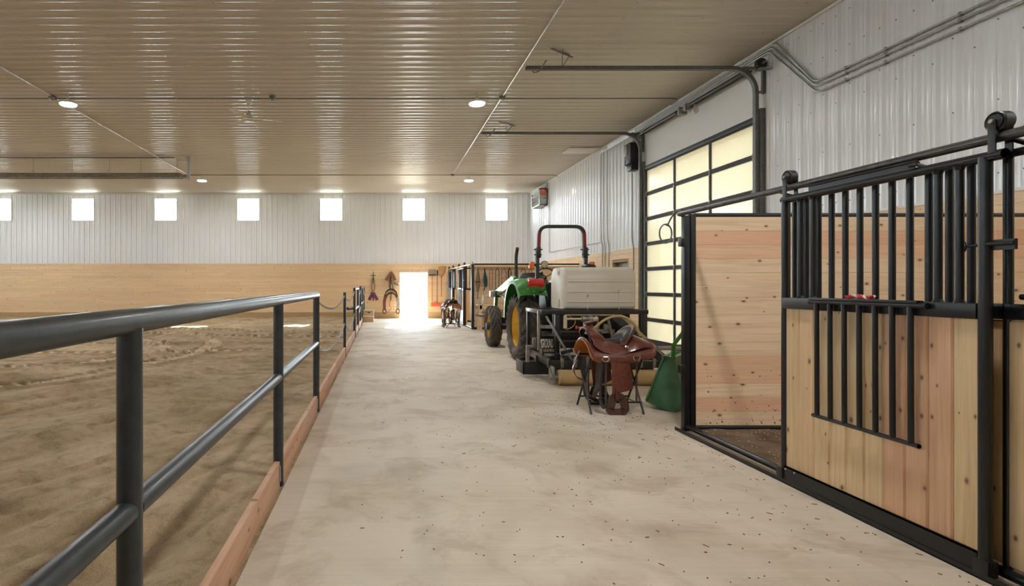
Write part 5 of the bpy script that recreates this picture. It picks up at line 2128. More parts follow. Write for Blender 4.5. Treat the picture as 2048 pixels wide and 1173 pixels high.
# levelling blade with its end plate
mb = MB()
mb.box((2.22, 8.50, 0.04), (2.62, 8.53, 0.235), 0.003)
mb.box((2.22, 8.50, 0.04), (2.235, 8.95, 0.235), 0.003)
mb.box((2.22, 8.50, 0.225), (2.62, 8.56, 0.24), 0.002)
mb.build('end_blade', 'blacksteel', gm)
mb = MB()
mb.box((2.26, 8.47, 0.235), (2.31, 8.52, 0.50), 0.004)
mb.box((2.26, 8.46, 0.455), (2.52, 8.50, 0.50), 0.004)
mb.box((2.345, 8.42, 0.48), (2.40, 8.47, 0.62), 0.004)
mb.build('blade_hanger', 'steel', gm)
mb = MB()
mb.box((2.30, 8.6, 0.03), (4.30, 8.63, 0.16), 0.003)
mb.build('levelling_blade', 'blacksteel', gm)
# roller
mb = MB()
m4 = Matrix.Translation(Vector((2.52, 7.80, 0.112))) @ Matrix.Rotation(PI / 2, 4, 'Y')
mb.lathe([(0.0, 0.0), (0.09, 0.0), (0.108, 0.012), (0.11, 0.03), (0.11, 1.72), (0.108, 1.74), (0.0, 1.75)], 36, m4)
ro = mb.build('sand_roller', 'roller', gm)
mb = MB()
mb.pipe((2.45, 7.80, 0.112), (2.52, 7.80, 0.112), 0.035, 12)
mb.pipe((4.27, 7.80, 0.112), (4.35, 7.80, 0.112), 0.035, 12)
mb.build('axle', 'steel', ro)
for x in (2.46, 4.32):
    mb = MB()
    mb.box((x - 0.012, 7.74, 0.05), (x + 0.012, 7.96, 0.27), 0.003)
    mb.bar((x - 0.02, 7.72, 0.10), (x - 0.02, 7.98, 0.34), 0.014, 0.03)
    mb.lathe([(0.0, -0.02), (0.03, -0.02), (0.03, 0.02), (0.0, 0.02)], 14, Matrix.Translation(Vector((x - 0.03, 7.80, 0.112))) @ Matrix.Rotation(PI / 2, 4, 'Y'))
    mb.build('roller_bracket', 'steel', gm)
# tines on the tool bars
for k in range(9):
    x = 2.62 + 0.19 * k
    mb = MB()
    mb.tube([(x, 7.92, 0.40), (x, 7.92, 0.22), (x, 7.95, 0.12), (x, 8.0, 0.04)], 0.011, 8)
    mb.box((x - 0.022, 7.87, 0.24), (x + 0.022, 7.90, 0.37), 0.003)
    mb.build('tine', 'steel', gm)
# sign plate with its writing
pl = MB()
PM = TRS((2.565, 8.24, 0.475), (R(90), 0, 0))
pl.box((2.44, 8.243, 0.335), (2.70, 8.255, 0.615), 0.003)
plate = pl.build('name_plate', 'blacksteel', gm)
off = Vector(gm.location)
for txt, sz, z, sx, mt in (('GROUND HOG', 0.185, 0.545, 0.225, 'textwhite'), ('LUCAS METAL, INC', 0.062, 0.445, 0.42, 'textorange'), ('SCHELBURN, IN 46041', 0.058, 0.378, 0.36, 'textwhite')):
    lettering(txt, sz, mt, plate, TRS(Vector((2.568, 8.241, z)) - off, (PI / 2, 0, 0)), sx, 0.0008)
mb = MB()
mb.lathe([(0.0, 0.22), (0.028, 0.22), (0.034, 0.25), (0.036, 0.36), (0.048, 0.42), (0.044, 0.425), (0.0, 0.425)], 16, TRS((2.60, 8.05, 0)))
mb.build('jack_stand', 'blackplastic', gm)
mb = MB()
mb.obox((2.735, 8.02, 0.455), (0.18, 0.04, 0.055), Euler((0, R(-16), 0)), 0.01)
mb.build('jack_handle', 'blackplastic', gm)
# tank: rounded long body with moulded ribs
T0, T1, TYc = 2.80, 3.90, 8.66


def tank_ring(x, s, zs=0.0):
    pts = []
    hy, z0, z1 = 0.345 * s, 1.065 + 0.02 * (1 - s), 1.715 - 0.06 * (1 - s) + zs
    rt, rb = 0.20, 0.06
    for (cy, cz, r, a0, a1) in ((hy - rt, z1 - rt, rt, 0, 90), (-hy + rt, z1 - rt, rt, 90, 180), (-hy + rb, z0 + rb, rb, 180, 270), (hy - rb, z0 + rb, rb, 270, 360)):
        for k in range(7):
            a = R(a0 + (a1 - a0) * k / 6)
            pts.append((x, TYc + cy + r * math.cos(a), cz + r * math.sin(a)))
    return pts


mb = MB()
xs_ = [(T0, 0.90), (T0 + 0.015, 0.97), (T0 + 0.04, 1.0), (T1 - 0.04, 1.0), (T1 - 0.015, 0.97), (T1, 0.90)]
rings = [mb.verts(tank_ring(x, s)) for x, s in xs_]
for A, B in zip(rings[:-1], rings[1:]):
    for k in range(len(A)):
        mb.face([A[k], A[(k + 1) % len(A)], B[(k + 1) % len(A)], B[k]])
mb.face(rings[0][::-1])
mb.face(rings[-1])
tk = mb.build('water_tank', 'tank', gm, smooth=40)
for z in (1.18, 1.335, 1.49):
    mb = MB()
    mb.bar((T0 + 0.05, TYc - 0.346, z), (T1 - 0.05, TYc - 0.346, z), 0.020, 0.016, bev=0.004)
    mb.build('tank_rib', 'tank', tk)
mb = MB()
mb.box((T0 - 0.012, TYc - 0.12, 1.08), (T0 + 0.01, TYc - 0.03, 1.22), 0.006)
mb.box((T0 - 0.012, TYc - 0.11, 1.60), (T0 + 0.01, TYc - 0.02, 1.66), 0.006)
mb.build('end_boss', 'cream', tk)
mb = MB()
mb.lathe([(0.0, 1.76), (0.09, 1.76), (0.11, 1.74), (0.11, 1.71)], 20, TRS((3.3, TYc, 0)))
mb.build('tank_lid', 'blackplastic', tk)
for x, zt in ((3.15, 1.27), (3.63, 1.34)):
    mb = MB()
    mb.box((x - 0.004, TYc - 0.352, 1.0), (x + 0.004, TYc - 0.346, zt - 0.03))
    sp = mb.build('tie_strap', 'textwhite', tk, smooth=0)
    mb = MB()
    yy_ = TYc - 0.353
    mb.tube([(x - 0.010, yy_, zt - 0.02), (x - 0.010, yy_, zt + 0.02), (x + 0.004, yy_, zt + 0.018), (x + 0.011, yy_, zt), (x + 0.004, yy_, zt - 0.018)], 0.0022, 6, True)
    mb.build('strap_ring', 'black', sp)
for x in (GX0 + 0.4, GX1 - 0.25):
    gbar('tank_rest', [((x, GY0, 1.03), (x, GY1, 1.03), 0.06, 0.05)])
# pump, valves and hose
pm = MB()
pm.lathe([(0.0, 0.0), (0.045, 0.0), (0.05, 0.02), (0.05, 0.05), (0.035, 0.06), (0.035, 0.09), (0.052, 0.10), (0.052, 0.16), (0.0, 0.165)], 20, Matrix.Translation(Vector((2.99, 8.12, 0.93))) @ Matrix.Rotation(PI / 2, 4, 'Y'))
pump = pm.build('pump', 'steel', gm)
mb = MB()
mb.pipe((2.76, 8.12, 0.93), (2.99, 8.12, 0.93), 0.016, 10)
mb.pipe((2.745, 8.12, 0.79), (2.745, 8.12, 0.98), 0.028, 12)
mb.pipe((3.03, 8.12, 0.90), (3.03, 8.12, 0.80), 0.02, 10)
mb.pipe((2.93, 8.10, 0.795), (3.22, 8.12, 0.80), 0.020, 10)
mb.pipe((3.15, 8.11, 0.92), (3.22, 8.11, 0.94), 0.036, 12)
mb.build('pipework', 'cream', pump)
mb = MB()
mb.ball((2.90, 8.09, 0.805), (0.018, 0.02, 0.035), 12, 8)
mb.bar((2.90, 8.08, 0.80), (3.04, 8.07, 0.79), 0.012, 0.02)
mb.build('valve_handle', 'red', pump)
mb = MB()
mb.tube(fillet([(2.95, 8.05, 0.65), (3.10, 7.98, 0.78), (3.28, 7.95, 0.955), (3.52, 7.95, 1.0), (3.72, 7.95, 0.86), (3.83, 8.02, 0.64)], 0.22, 8), 0.020, 10)
mb.build('hose', 'hose', gm)
mb = MB()
mb.tube(fillet([(2.80, 8.16, 0.98), (2.92, 8.14, 0.90), (2.86, 8.14, 0.80), (2.76, 8.14, 0.77)], 0.05, 6), 0.006, 8)
mb.tube([(2.75, 8.17, 0.985), (3.55, 8.17, 0.985)], 0.010, 8)
mb.build('thin_hose', 'hose', gm)
mb = MB()
mb.pipe((2.74, 8.30, 0.715), (3.30, 8.30, 0.715), 0.030, 14)
mb.pipe((2.70, 8.30, 0.715), (3.35, 8.30, 0.715), 0.014, 10)
mb.build('spring_rod', 'blacksteel', gm)
mb = MB()
m4 = TRS((3.52, 8.55, 0.66), (PI / 2, 0, 0.35))
mb.lathe([(0.0, 0.02), (0.07, 0.03), (0.24, 0.02), (0.30, 0.05), (0.325, 0.03), (0.325, -0.03), (0.0, -0.03)], 32, m4)
mb.build('flat_disc', 'rubber', gm)
mb = MB()
mb.box((3.30, 8.30, 0.70), (3.56, 8.36, 0.76), 0.006)
mb.bar((3.44, 8.28, 0.95), (3.54, 8.28, 0.52), 0.035, 0.035)
mb.bar((3.30, 8.33, 0.95), (3.36, 8.33, 0.45), 0.03, 0.03)
mb.lathe([(0.0, 0), (0.05, 0), (0.05, 0.08), (0.0, 0.08)], 14, TRS((3.43, 8.30, 0.76)))
mb.build('gear_linkage', 'steel', gm)
mb = MB()
mb.box((GX0 + 0.25, GY0 + 0.30, 0.45), (GX1 - 0.1, GY0 + 0.36, 0.98))
mb.build('back_plate', 'blackplastic', gm, smooth=0)
mb = MB()
mb.bar((2.9, GY1, 0.55), (3.0, 9.9, 0.55), 0.05, 0.08)
mb.bar((3.9, GY1, 0.55), (3.8, 9.9, 0.55), 0.05, 0.08)
mb.bar((TX, GY1, 1.0), (TX, 9.95, 0.85), 0.05, 0.05)
mb.build('hitch_arm', 'blacksteel', gm)
mb = MB()
mb.pipe((3.98, 7.85, 0.525), (4.72, 7.85, 0.535), 0.030, 14)
mb.pipe((4.42, 7.85, 0.53), (4.50, 7.85, 0.531), 0.042, 14)
mb.build('spray_boom', 'galv', gm)

# ------------------------------------------------------------------ saddles on stands
def saddle_stand(loc, rotz, label):
    r = thing('saddle_stand', label, 'saddle stand', loc, rotz, 'folding saddle stands')
    Mw = r.matrix_basis
    w = lambda x, y, z: Mw @ Vector((x, y, z))
    for xe in (-0.31, 0.27):
        for s in (-1, 1):
            mb = MB()
            mb.tube([w(xe + 0.012 * s, s * 0.25, 0.005), w(xe + 0.012 * s, -s * 0.17, 0.62)], 0.011, 10)
            mb.build('leg', 'black', r)
    for s in (-1, 1):
        mb = MB()
        mb.tube([w(-0.31, s * 0.17, 0.62), w(0.27, s * 0.17, 0.62)], 0.011, 10)
        mb.build('top_bar', 'black', r)
        mb = MB()
        mb.tube([w(-0.31, s * 0.172, 0.12), w(0.27, s * 0.172, 0.12)], 0.010, 10)
        mb.build('foot_bar', 'black', r)
    for k in range(6):
        mb = MB()
        x = -0.25 + 0.092 * k
        mb.tube([w(x, -0.172, 0.12), w(x, 0.172, 0.12)], 0.006, 8)
        mb.build('shelf_rod', 'black', r)
    return r


def sstep(a, b, t):
    t = min(1, max(0, (t - a) / (b - a)))
    return t * t * (3 - 2 * t)


def western_saddle(loc, rotz, label):
    """front towards local -x; z measured from the floor under its stand"""
    r = thing('western_saddle', label, 'saddle', loc, rotz, 'western saddles on stands')
    Mw = r.matrix_basis
    w = lambda x, y, z: Mw @ Vector((x, y, z))
    # skirts
    NX, NT = 34, 25

    def layer(x0, x1, top, bottom, width, t, mat, name, parent, corner=0.12, wob=0.0, nx=NX, smooth=70, exp=0.85):
        g = []
        for i in range(nx + 1):
            u = i / nx
            x = x0 + (x1 - x0) * u
            zt = top(x)
            zb = bottom(x)
            e = min(u, 1 - u) * (x1 - x0)
            if e < corner:
                q = 1 - math.sqrt(max(0.0, 1 - (1 - e / corner) ** 2))
                zb = zb + (zt - 0.10 - zb) * q * 0.75
            W_ = width(x)
            row = []
            for k in range(NT + 1):
                tt = -1 + 2 * k / NT
                a = abs(tt) * PI / 2
                # spread grows with depth; lower edge hangs
                dz = 1 - math.cos(a) ** exp if math.cos(a) > 1e-6 else 1.0
                z = zt - (zt - zb) * dz
                y = math.copysign(W_ * math.sin(a) ** 0.9 * (0.55 + 0.45 * min(1.0, (zt - z) / 0.22 + 0.35)), tt)
                row.append(w(x, y, z + wob * math.sin(x * 31)))
            g.append(row)
        mb = MB()
        mb.shell(g, -t)
        return mb.build(name, mat, parent, smooth=smooth)

    base_top = lambda x: 0.785 + 0.030 * abs(x / 0.38) ** 2 + (0.012 if x < 0 else 0)
    sk = layer(-0.33, 0.395, base_top, lambda x: 0.585 + 0.03 * (x > 0.2), lambda x: 0.265, 0.014, 'leather', 'skirt', r, 0.13)
    lin = layer(-0.345, 0.385, lambda x: base_top(x) - 0.018, lambda x: 0.575 + 0.03 * (x > 0.2), lambda x: 0.250, 0.012, 'leatherlining', 'skirt_lining', r, 0.13)
    seat_top = lambda x: 0.792 + 0.075 * (1 - sstep(-0.26, -0.09, x)) + 0.060 * sstep(0.08, 0.20, x) - 0.050 * sstep(0.22, 0.37, x)
    jk = layer(-0.285, 0.37, seat_top, lambda x: 0.690 + 0.045 * sstep(0.05, 0.30, x) - 0.040 * math.exp(-((x + 0.04) / 0.12) ** 2) + 0.03 * (1 - sstep(-0.28, -0.16, x)), lambda x: 0.262 - 0.02 * abs(x), 0.014, 'leather', 'seat_jockey', r, 0.10)
    # padded seat of black suede
    g = []
    for i in range(15):
        u = i / 14
        x = -0.125 + 0.27 * u
        row = []
        hw = 0.075 + 0.085 * sstep(0.0, 0.75, u)
        zt = seat_top(x) - 0.004 + 0.03 * sstep(0.70, 1.0, u)
        for k in range(13):
            s = -1 + k / 6
            row.append(w(x + 0.012 * s * s * u, s * hw, zt - 0.030 * abs(s) ** 2.4 + 0.018))
        g.append(row)
    mb = MB()
    mb.shell(g, -0.012)
    mb.build('padded_seat', 'suede', r, smooth=70)
    # cantle: upright dished rim
    g = []
    for i in range(9):
        v = i / 8
        row = []
        for k in range(19):
            a = PI * k / 18
            rad = 0.165 + 0.03 * v
            y = rad * math.cos(a)
            zz = 0.775 + (0.03 + 0.165 * v) * (math.sin(a) ** 0.75) - 0.02 * (1 - math.sin(a))
            x = 0.05 + 0.16 * v * (0.30 + 0.70 * math.sin(a)) + 0.06 * math.sin(a) - 0.02
            row.append(w(x, y, zz))
        g.append(row)
    mb = MB()
    mb.shell(g, 0.016)
    ca = mb.build('cantle', 'leather', r, smooth=70)
    mb = MB()
    pts = [Vector(p) for p in g[-1]]
    mb.tube(pts, 0.012, 8)
    mb.build('cantle_binding', 'leatherdark', ca)
    mb = MB()
    g2 = [[Vector(p) + (Mw.to_3x3() @ Vector((-0.020, 0, 0.006))) for p in row[1:-1]] for row in g[1:-1]]
    mb.shell(g2, -0.006)
    mb.build('cantle_pad', 'suede', ca, smooth=70)
    mb = MB()
    zig = []
    for k in range(13):
        a = PI * (0.28 + 0.44 * k / 12)
        v = 0.35 + 0.35 * (k % 2)
        zig.append(w(0.03 - 0.036 + 0.16 * v * (0.30 + 0.70 * math.sin(a)) + 0.06 * math.sin(a), (0.165 + 0.03 * v) * math.cos(a), 0.775 + (0.03 + 0.165 * v) * (math.sin(a) ** 0.75) - 0.02 * (1 - math.sin(a)) + 0.007))
    mb.tube(zig, 0.0022, 5)
    mb.build('stitching', 'ropewhite', ca)
    # swell fork with gullet opening
    g = []
    for i in range(9):
        u = i / 8
        x = -0.315 + 0.17 * u
        row = []
        lift = math.sin(PI * min(1, u * 0.62 + 0.30))
        for k in range(21):
            a = PI * k / 20
            sw = 0.135 + 0.035 * math.sin(2 * a) ** 2 - 0.02 * u
            y = sw * math.cos(a) * (1.06 if 0.15 < k / 20 < 0.85 else 1.0)
            z = 0.765 + (0.145 + 0.035 * lift - 0.085 * u * u) * math.sin(a) ** 0.8
            row.append(w(x + 0.03 * (1 - math.sin(a)), y, z))
        g.append(row)
    mb = MB()
    mb.shell(g, 0.022)
    fk = mb.build('fork', 'leather', r, smooth=70)
    mb = MB()
    mb.tube([Vector(p) for p in g[0]], 0.0125, 8)
    mb.build('gullet_binding', 'leatherdark', fk)
    mb = MB()
    gi = []
    for i in range(3):
        row = []
        for k in range(15):
            a = PI * k / 14
            row.append(w(-0.296 + 0.085 * i, (0.115 - 0.02 * i) * math.cos(a), 0.765 + (0.142 - 0.02 * i) * math.sin(a) ** 0.8))
        gi.append(row)
    mb.shell(gi, 0.004)
    mb.prism([((0.085) * math.cos(PI * k / 14), 0.755 + 0.10 * math.sin(PI * k / 14)) for k in range(15)], 0.01, Mw @ Matrix(((0, 0, 1, -0.15), (1, 0, 0, 0), (0, 1, 0, 0), (0, 0, 0, 1))))
    mb.build('gullet_lining', 'suede', fk, smooth=60)
    # horn
    mb = MB()
    m4 = Mw @ Matrix.Translation(Vector((-0.235, 0, 0.922))) @ Matrix.Rotation(R(-14), 4, 'Y')
    mb.lathe([(0.075, -0.03), (0.050, 0.005), (0.036, 0.030), (0.033, 0.060), (0.040, 0.070), (0.055, 0.078), (0.058, 0.086), (0.050, 0.094), (0.0, 0.092)], 20, m4)
    mb.build('horn', 'leather', r)
    mb = MB()
    mb.lathe([(0.036, 0.030), (0.036, 0.046)], 20, m4)
    mb.build('horn_wrap', 'leatherdark', r)
    # fenders, straps, stirrups on both sides
    for s in (-1, 1):
        g = []
        for i in range(19):
            t = i / 18
            z = 0.70 - 0.49 * t
            hw = 0.095 + 0.020 * sstep(0.1, 0.7, t) - 0.080 * sstep(0.86, 0.93, t)
            cx = -0.020 + 0.040 * t - 0.085 * sstep(0.86, 0.93, t)
            g.append([w(cx + hw * (k - 3) / 3, s * (0.250 + 0.035 * math.sin(PI * min(1, t * 0.9)) + 0.004 * math.sin(k)), z) for k in range(7)])
        mb = MB()
        mb.shell(g, 0.007)
        fd = mb.build('fender', 'leather', r, smooth=60)
        mb = MB()
        y = s * 0.262
        mb.strap([w(-0.062, y, 0.30), w(-0.064, y, 0.225), w(-0.06, y, 0.17)], 0.060, 0.012, Mw.to_3x3() @ Vector((1, 0, 0)))
        mb.build('stirrup_leather', 'leather', fd)
        # stirrup: bell shaped loop
        mb = MB()
        path = []
        loop = [(-0.050, 0.185), (-0.058, 0.14), (-0.078, 0.085), (-0.088, 0.05), (-0.070, 0.022), (-0.03, 0.012), (0.02, 0.014), (0.062, 0.026), (0.085, 0.052), (0.082, 0.09), (0.060, 0.14), (0.045, 0.185), (0.0, 0.192)]
        path = [w(-0.04 + lx, y + s * 0.004, 0.012 + lz) for lx, lz in loop]
        sm = []
        for q in range(len(path)):
            p0, p1, p2 = path[q - 1], path[q], path[(q + 1) % len(path)]
            sm += [p0 * 0.16 + p1 * 0.78 + p2 * 0.06, p0 * 0.06 + p1 * 0.78 + p2 * 0.16]
        mb.strap(sm, 0.085, 0.020, Mw.to_3x3() @ Vector((0, 1, 0)), closed=True)
        mb.build('stirrup', 'leatherdark', fd, smooth=50)
        # front rigging ring and cinch strap
        for xr, zr, zend, mt, nm in ((-0.175, 0.625, 0.10, 'greystrap', 'cinch_strap'), (0.165, 0.635, 0.13, 'leatherdark', 'rear_cinch')):
            mb = MB()
            yr = s * 0.272
            ring = [w(xr + 0.036 * math.cos(a), yr + s * 0.006, zr + 0.036 * (math.sin(a) if math.sin(a) < 0.45 else 0.45)) for a in np.linspace(0, 2 * PI, 21)[:-1]]
            mb.tube(ring, 0.006, 8, True)
            mb.build('rigging_ring', 'chrome', r)
            mb = MB()
            p = [w(xr, yr + s * 0.006, zr - 0.03), w(xr + 0.005, yr - s * 0.006, zr - 0.2), w(xr + 0.015, yr - s * 0.03, zend)]
            if nm == 'cinch_strap':
                p += [w(xr + 0.0, yr - s * 0.05, zend - 0.035), w(xr - 0.04, yr - s * 0.05, zend + 0.03), w(xr - 0.045, yr - s * 0.02, zr - 0.18), w(xr - 0.03, yr - s * 0.0, zr - 0.03)]
            mb.strap(fillet(p, 0.04, 4), 0.042 if nm == 'cinch_strap' else 0.036, 0.005, Mw.to_3x3() @ Vector((1, 0, 0)))
            mb.build(nm, mt, r)
        for (x, z, rr_) in ((-0.255, 0.775, 0.020), (0.075, 0.745, 0.021), (0.255, 0.775, 0.016), (-0.205, 0.725, 0.011)):
            mb = MB()
            yk = {-0.255: 0.168, 0.075: 0.236, 0.255: 0.205, -0.205: 0.235}[x]
            mb.lathe([(0.0, 0.009), (rr_ * 0.6, 0.008), (rr_, 0.004), (rr_, -0.004)], 16, Mw @ Matrix.Translation(Vector((x, s * yk, z))) @ Matrix.Rotation(s * -R(68), 4, 'X'))
            mb.build('concho', 'chrome', r)
    # breast strap hanging at the front of the off side
    mb = MB()
    mb.strap(fillet([w(-0.30, 0.16, 0.66), w(-0.37, 0.17, 0.52), w(-0.36, 0.20, 0.40), w(-0.30, 0.24, 0.33)], 0.08, 5), 0.045, 0.006, Mw.to_3x3() @ Vector((1, 0, 0)))
    mb.build('tie_strap', 'leatherdark', r)
    mb = MB()
    mb.strap(fillet([w(-0.36, 0.10, 0.545), w(-0.43, 0.06, 0.46), w(-0.37, 0.08, 0.36), w(-0.26, 0.10, 0.31)], 0.05, 5), 0.05, 0.008, Mw.to_3x3() @ Vector((1, 0, 0)))
    mb.build('breast_strap', 'leather', r)
    mb = MB()
    mb.strap(fillet([w(-0.24, 0.05, 0.60), w(-0.25, 0.06, 0.20), w(-0.18, 0.08, 0.10), w(-0.12, 0.09, 0.24), w(-0.10, 0.10, 0.58)], 0.06, 5), 0.06, 0.012, Mw.to_3x3() @ Vector((1, 0, 0)))
    mb.build('hanging_girth', 'leatherdark', r)
    return r


SP = (2.646, 6.27, 0)
stand0 = saddle_stand(SP, 0, 'black folding stand under the reddish saddle by the green scoop')
sad0 = western_saddle(SP, 0, 'reddish brown western saddle with black seat beside the green scoop')
SP2 = (2.40, 18.75, 0)
dup(stand0, SP2, 'far black folding stand under the saddle before the far stall doors', R(100))
dup(sad0, SP2, 'far brown saddle on its stand in front of the far stall doors', R(100))

# ------------------------------------------------------------------ green scoop
ga = R(-40)
sc = thing('dirt_scoop', 'worn green steel dirt scoop with lever behind the stall post', 'scoop', (3.29, 6.14, 0), ga)
Ms = sc.matrix_basis
side = [(-0.29, 0.095), (-0.105, 0.63), (0.0, 0.615), (0.10, 0.16), (0.085, 0.06), (0.03, 0.008), (-0.02, 0.002)]
WS = 0.62
mb = MB()
for v in (0.0, WS):
    mb.prism(side, 0.008, Ms @ Matrix(((1, 0, 0, 0), (0, 0, 1, v), (0, 1, 0, 0), (0, 0, 0, 1))))
mb.build('side_plate', 'greendull', sc, smooth=0)
g = []
curvep = [(-0.29, 0.09), (-0.14, 0.03), (-0.02, 0.002), (0.03, 0.008), (0.085, 0.06), (0.10, 0.16), (0.05, 0.39), (0.0, 0.615)]
for (u, z) in curvep:
    g.append([Ms @ Vector((u, WS * k / 4 + 0.004, z)) for k in range(5)])
mb = MB()
mb.shell(g, 0.008)
mb.build('bowl', 'greendull', sc, smooth=40)
mb = MB()
mb.bar(Ms @ Vector((-0.275, -0.012, 0.10)), Ms @ Vector((-0.088, -0.012, 0.622)), 0.055, 0.02, (0, 0, 1), 0.004)
mb.bar(Ms @ Vector((-0.11, -0.02, 0.632)), Ms @ Vector((0.0, -0.02, 0.617)), 0.03, 0.012)
mb.build('edge_flange', 'greendull', sc)
mb = MB()
mb.bar(Ms @ Vector((-0.10, 0.0, 0.615)), Ms @ Vector((-0.10, WS, 0.615)), 0.05, 0.012)
mb.bar(Ms @ Vector((0.0, 0.0, 0.605)), Ms @ Vector((0.0, WS, 0.605)), 0.05, 0.03)
mb.build('top_rim', 'greendull', sc, smooth=0)
mb = MB()
mb.bar(Ms @ Vector((-0.01, 0.06, 0.60)), Ms @ Vector((-0.01, 0.06, 0.76)), 0.04, 0.02, (0, 1, 0))
mb.bar(Ms @ Vector((-0.012, 0.06, 0.745)), Ms @ Vector((0.16, 0.12, 1.02)), 0.038, 0.016, (0, 1, 0))
mb.bar(Ms @ Vector((-0.01, 0.06, 0.745)), Ms @ Vector((0.2, 0.3, 0.75)), 0.02, 0.02)
mb.build('lever', 'green', sc)
#@@OBJECTS3
# ------------------------------------------------------------------ tack and tools at the far end
YB = DB - 0.035      # face of the pine wall


def wrack(x, z, label, h=0.30):
    """black wall bracket shaped like a cross with a forward arm"""
    r = thing('saddle_rack', label, 'saddle rack', (x, YB, z), group='black wall racks by the doorway')
    mb = MB()
    mb.box((x - 0.012, YB - 0.012, z - 0.22), (x + 0.012, YB, z + h))
    mb.box((x - 0.11, YB - 0.014, z + 0.12), (x + 0.11, YB - 0.002, z + 0.145))
    mb.build('wall_plate', 'black', r, smooth=0)
    mb = MB()
    mb.tube([(x, YB - 0.005, z + 0.02), (x, YB - 0.45, z + 0.05)], 0.012, 8)
    mb.tube([(x, YB - 0.005, z - 0.2), (x, YB - 0.40, z + 0.03)], 0.010, 8)
    mb.build('arm', 'black', r)
    return r


xa = (746.5 - 762) * DB / FPX
xb = (782 - 762) * DB / FPX
wrack(xa, 1.74, 'black wall rack holding the tan girth and purple breast collar')
wrack(xa, 0.98, 'low black wall rack under the tan girth', 0.12)
wrack(xb, 1.70, 'black wall rack holding the brown pad beside the doorway')
wrack(xb, 1.00, 'low black wall rack behind the dark saddle with stirrups', 0.16)
mb = MB()
for s in (-1, 1):
    mb.strap(fillet([(xa + s * 0.02, YB - 0.05, 1.79), (xa + s * 0.055, YB - 0.055, 1.62), (xa + s * 0.075, YB - 0.06, 1.30), (xa + s * 0.02, YB - 0.065, 1.16)], 0.06, 4), 0.04, 0.012, (0, 1, 0))
mb.strap([(xa - 0.06, YB - 0.06, 1.66), (xa + 0.06, YB - 0.06, 1.66)], 0.025, 0.008)
mb.strap([(xa - 0.07, YB - 0.062, 1.27), (xa + 0.07, YB - 0.062, 1.27)], 0.03, 0.008)
tag(mb.build('girth', 'tan'), 'tan webbing girth looped on the black rack above the step box', 'girth')
mb = MB()
for s in (-1, 1):
    mb.strap([(xa - s * 0.01, YB - 0.07, 1.10), (xa + s * 0.085, YB - 0.08, 0.98), (xa + s * 0.185, YB - 0.07, 0.80)], 0.125, 0.014, (0, 1, 0))
tag(mb.build('breast_collar', 'purple'), 'purple breast collar hung like an upturned V on the pine wall', 'breast collar')
# brown pad tented over the rack
mb = MB()
for s_ in (-1, 1):
    mb.strap([(xb - s_ * 0.015, YB - 0.12, 2.02), (xb + s_ * 0.10, YB - 0.15, 1.84), (xb + s_ * (0.22 if s_ < 0 else 0.17), YB - 0.13, 1.66)], 0.135, 0.03, (0, 1, 0))
tag(mb.build('saddle_pad', 'felt'), 'brown pad tented over the wall rack beside the doorway', 'saddle pad')
mb = MB()
mb.strap(fillet([(xb - 0.02, YB - 0.06, 1.80), (xb - 0.06, YB - 0.07, 1.5), (xb - 0.04, YB - 0.06, 1.24)], 0.1, 4), 0.05, 0.012, (0, 1, 0))
mb.strap(fillet([(xb + 0.0, YB - 0.07, 1.80), (xb + 0.05, YB - 0.08, 1.5), (xb + 0.12, YB - 0.07, 1.24)], 0.1, 4), 0.03, 0.010, (0, 1, 0))
tag(mb.build('girth', 'leatherdark'), 'dark leather girth hanging between brown pad and wall saddle', 'girth')
# saddle on the low rack
ws = thing('wall_saddle', 'dark saddle with hanging stirrups on the wall left of the doorway'.replace('left of', 'beside'), 'saddle', (xb, YB, 0.9))
mb = MB()
g = []
for j in range(8):
    y = YB - 0.05 - 0.42 * j / 7
    lift = 0.05 * abs(j - 3.5) / 3.5
    g.append([(xb + 0.27 * math.sin(a * PI / 2 / 8) * (1 if a > 0 else 1), y, 0.93 + lift + 0.32 * math.cos(a * PI / 2 / 8) ** 0.8) for a in range(-8, 9)])
mb.shell(g, 0.03)
mb.build('seat', 'suede', ws, smooth=60)
mb = MB()
g = []
for j in range(4):
    y = YB - 0.47 - 0.03 * j
    g.append([(xb + 0.275 * math.sin(R(a)), y, 0.88 + 0.28 * math.cos(R(a))) for a in range(-80, 81, 10)])
mb.shell(g, 0.085)
mb.build('front_binding', 'leatherdark', ws, smooth=60)
for s in (-1, 1):
    mb = MB()
    x0 = xb + s * 0.27
    mb.strap(fillet([(x0 - s * 0.04, YB - 0.25, 1.04), (x0 + s * 0.03, YB - 0.26, 0.72), (x0 + s * 0.02, YB - 0.26, 0.36)], 0.1, 4), 0.13, 0.012, (0, 1, 0))
    fn = mb.build('fender', 'leather' if s < 0 else 'steel', ws)
    mb = MB()
    mb.strap([(x0 + s * 0.02 + 0.07 * math.sin(a), YB - 0.26, 0.32 + 0.10 * math.cos(a)) for a in np.linspace(0, 2 * PI, 17)[:-1]], 0.05, 0.014, (0, 1, 0), True)
    mb.build('stirrup', 'leatherdark', fn)
mb = MB()
mb.strap(fillet([(xb - 0.03, YB - 0.2, 0.95), (xb - 0.07, YB - 0.22, 0.55), (xb + 0.03, YB - 0.22, 0.44), (xb - 0.14, YB - 0.22, 0.28)], 0.06, 4), 0.03, 0.008, (0, 1, 0))
mb.build('hanging_strap', 'handlewood', ws)
hd = thing('halter', 'bundle of halters and bits hung beside the doorway edge', 'halter', (0.66, YB, 1.5))
mb = MB()
mb.pipe((0.62, YB, 1.60), (0.62, YB - 0.10, 1.60), 0.012, 8)
mb.build('peg', 'black', hd)
mb = MB()
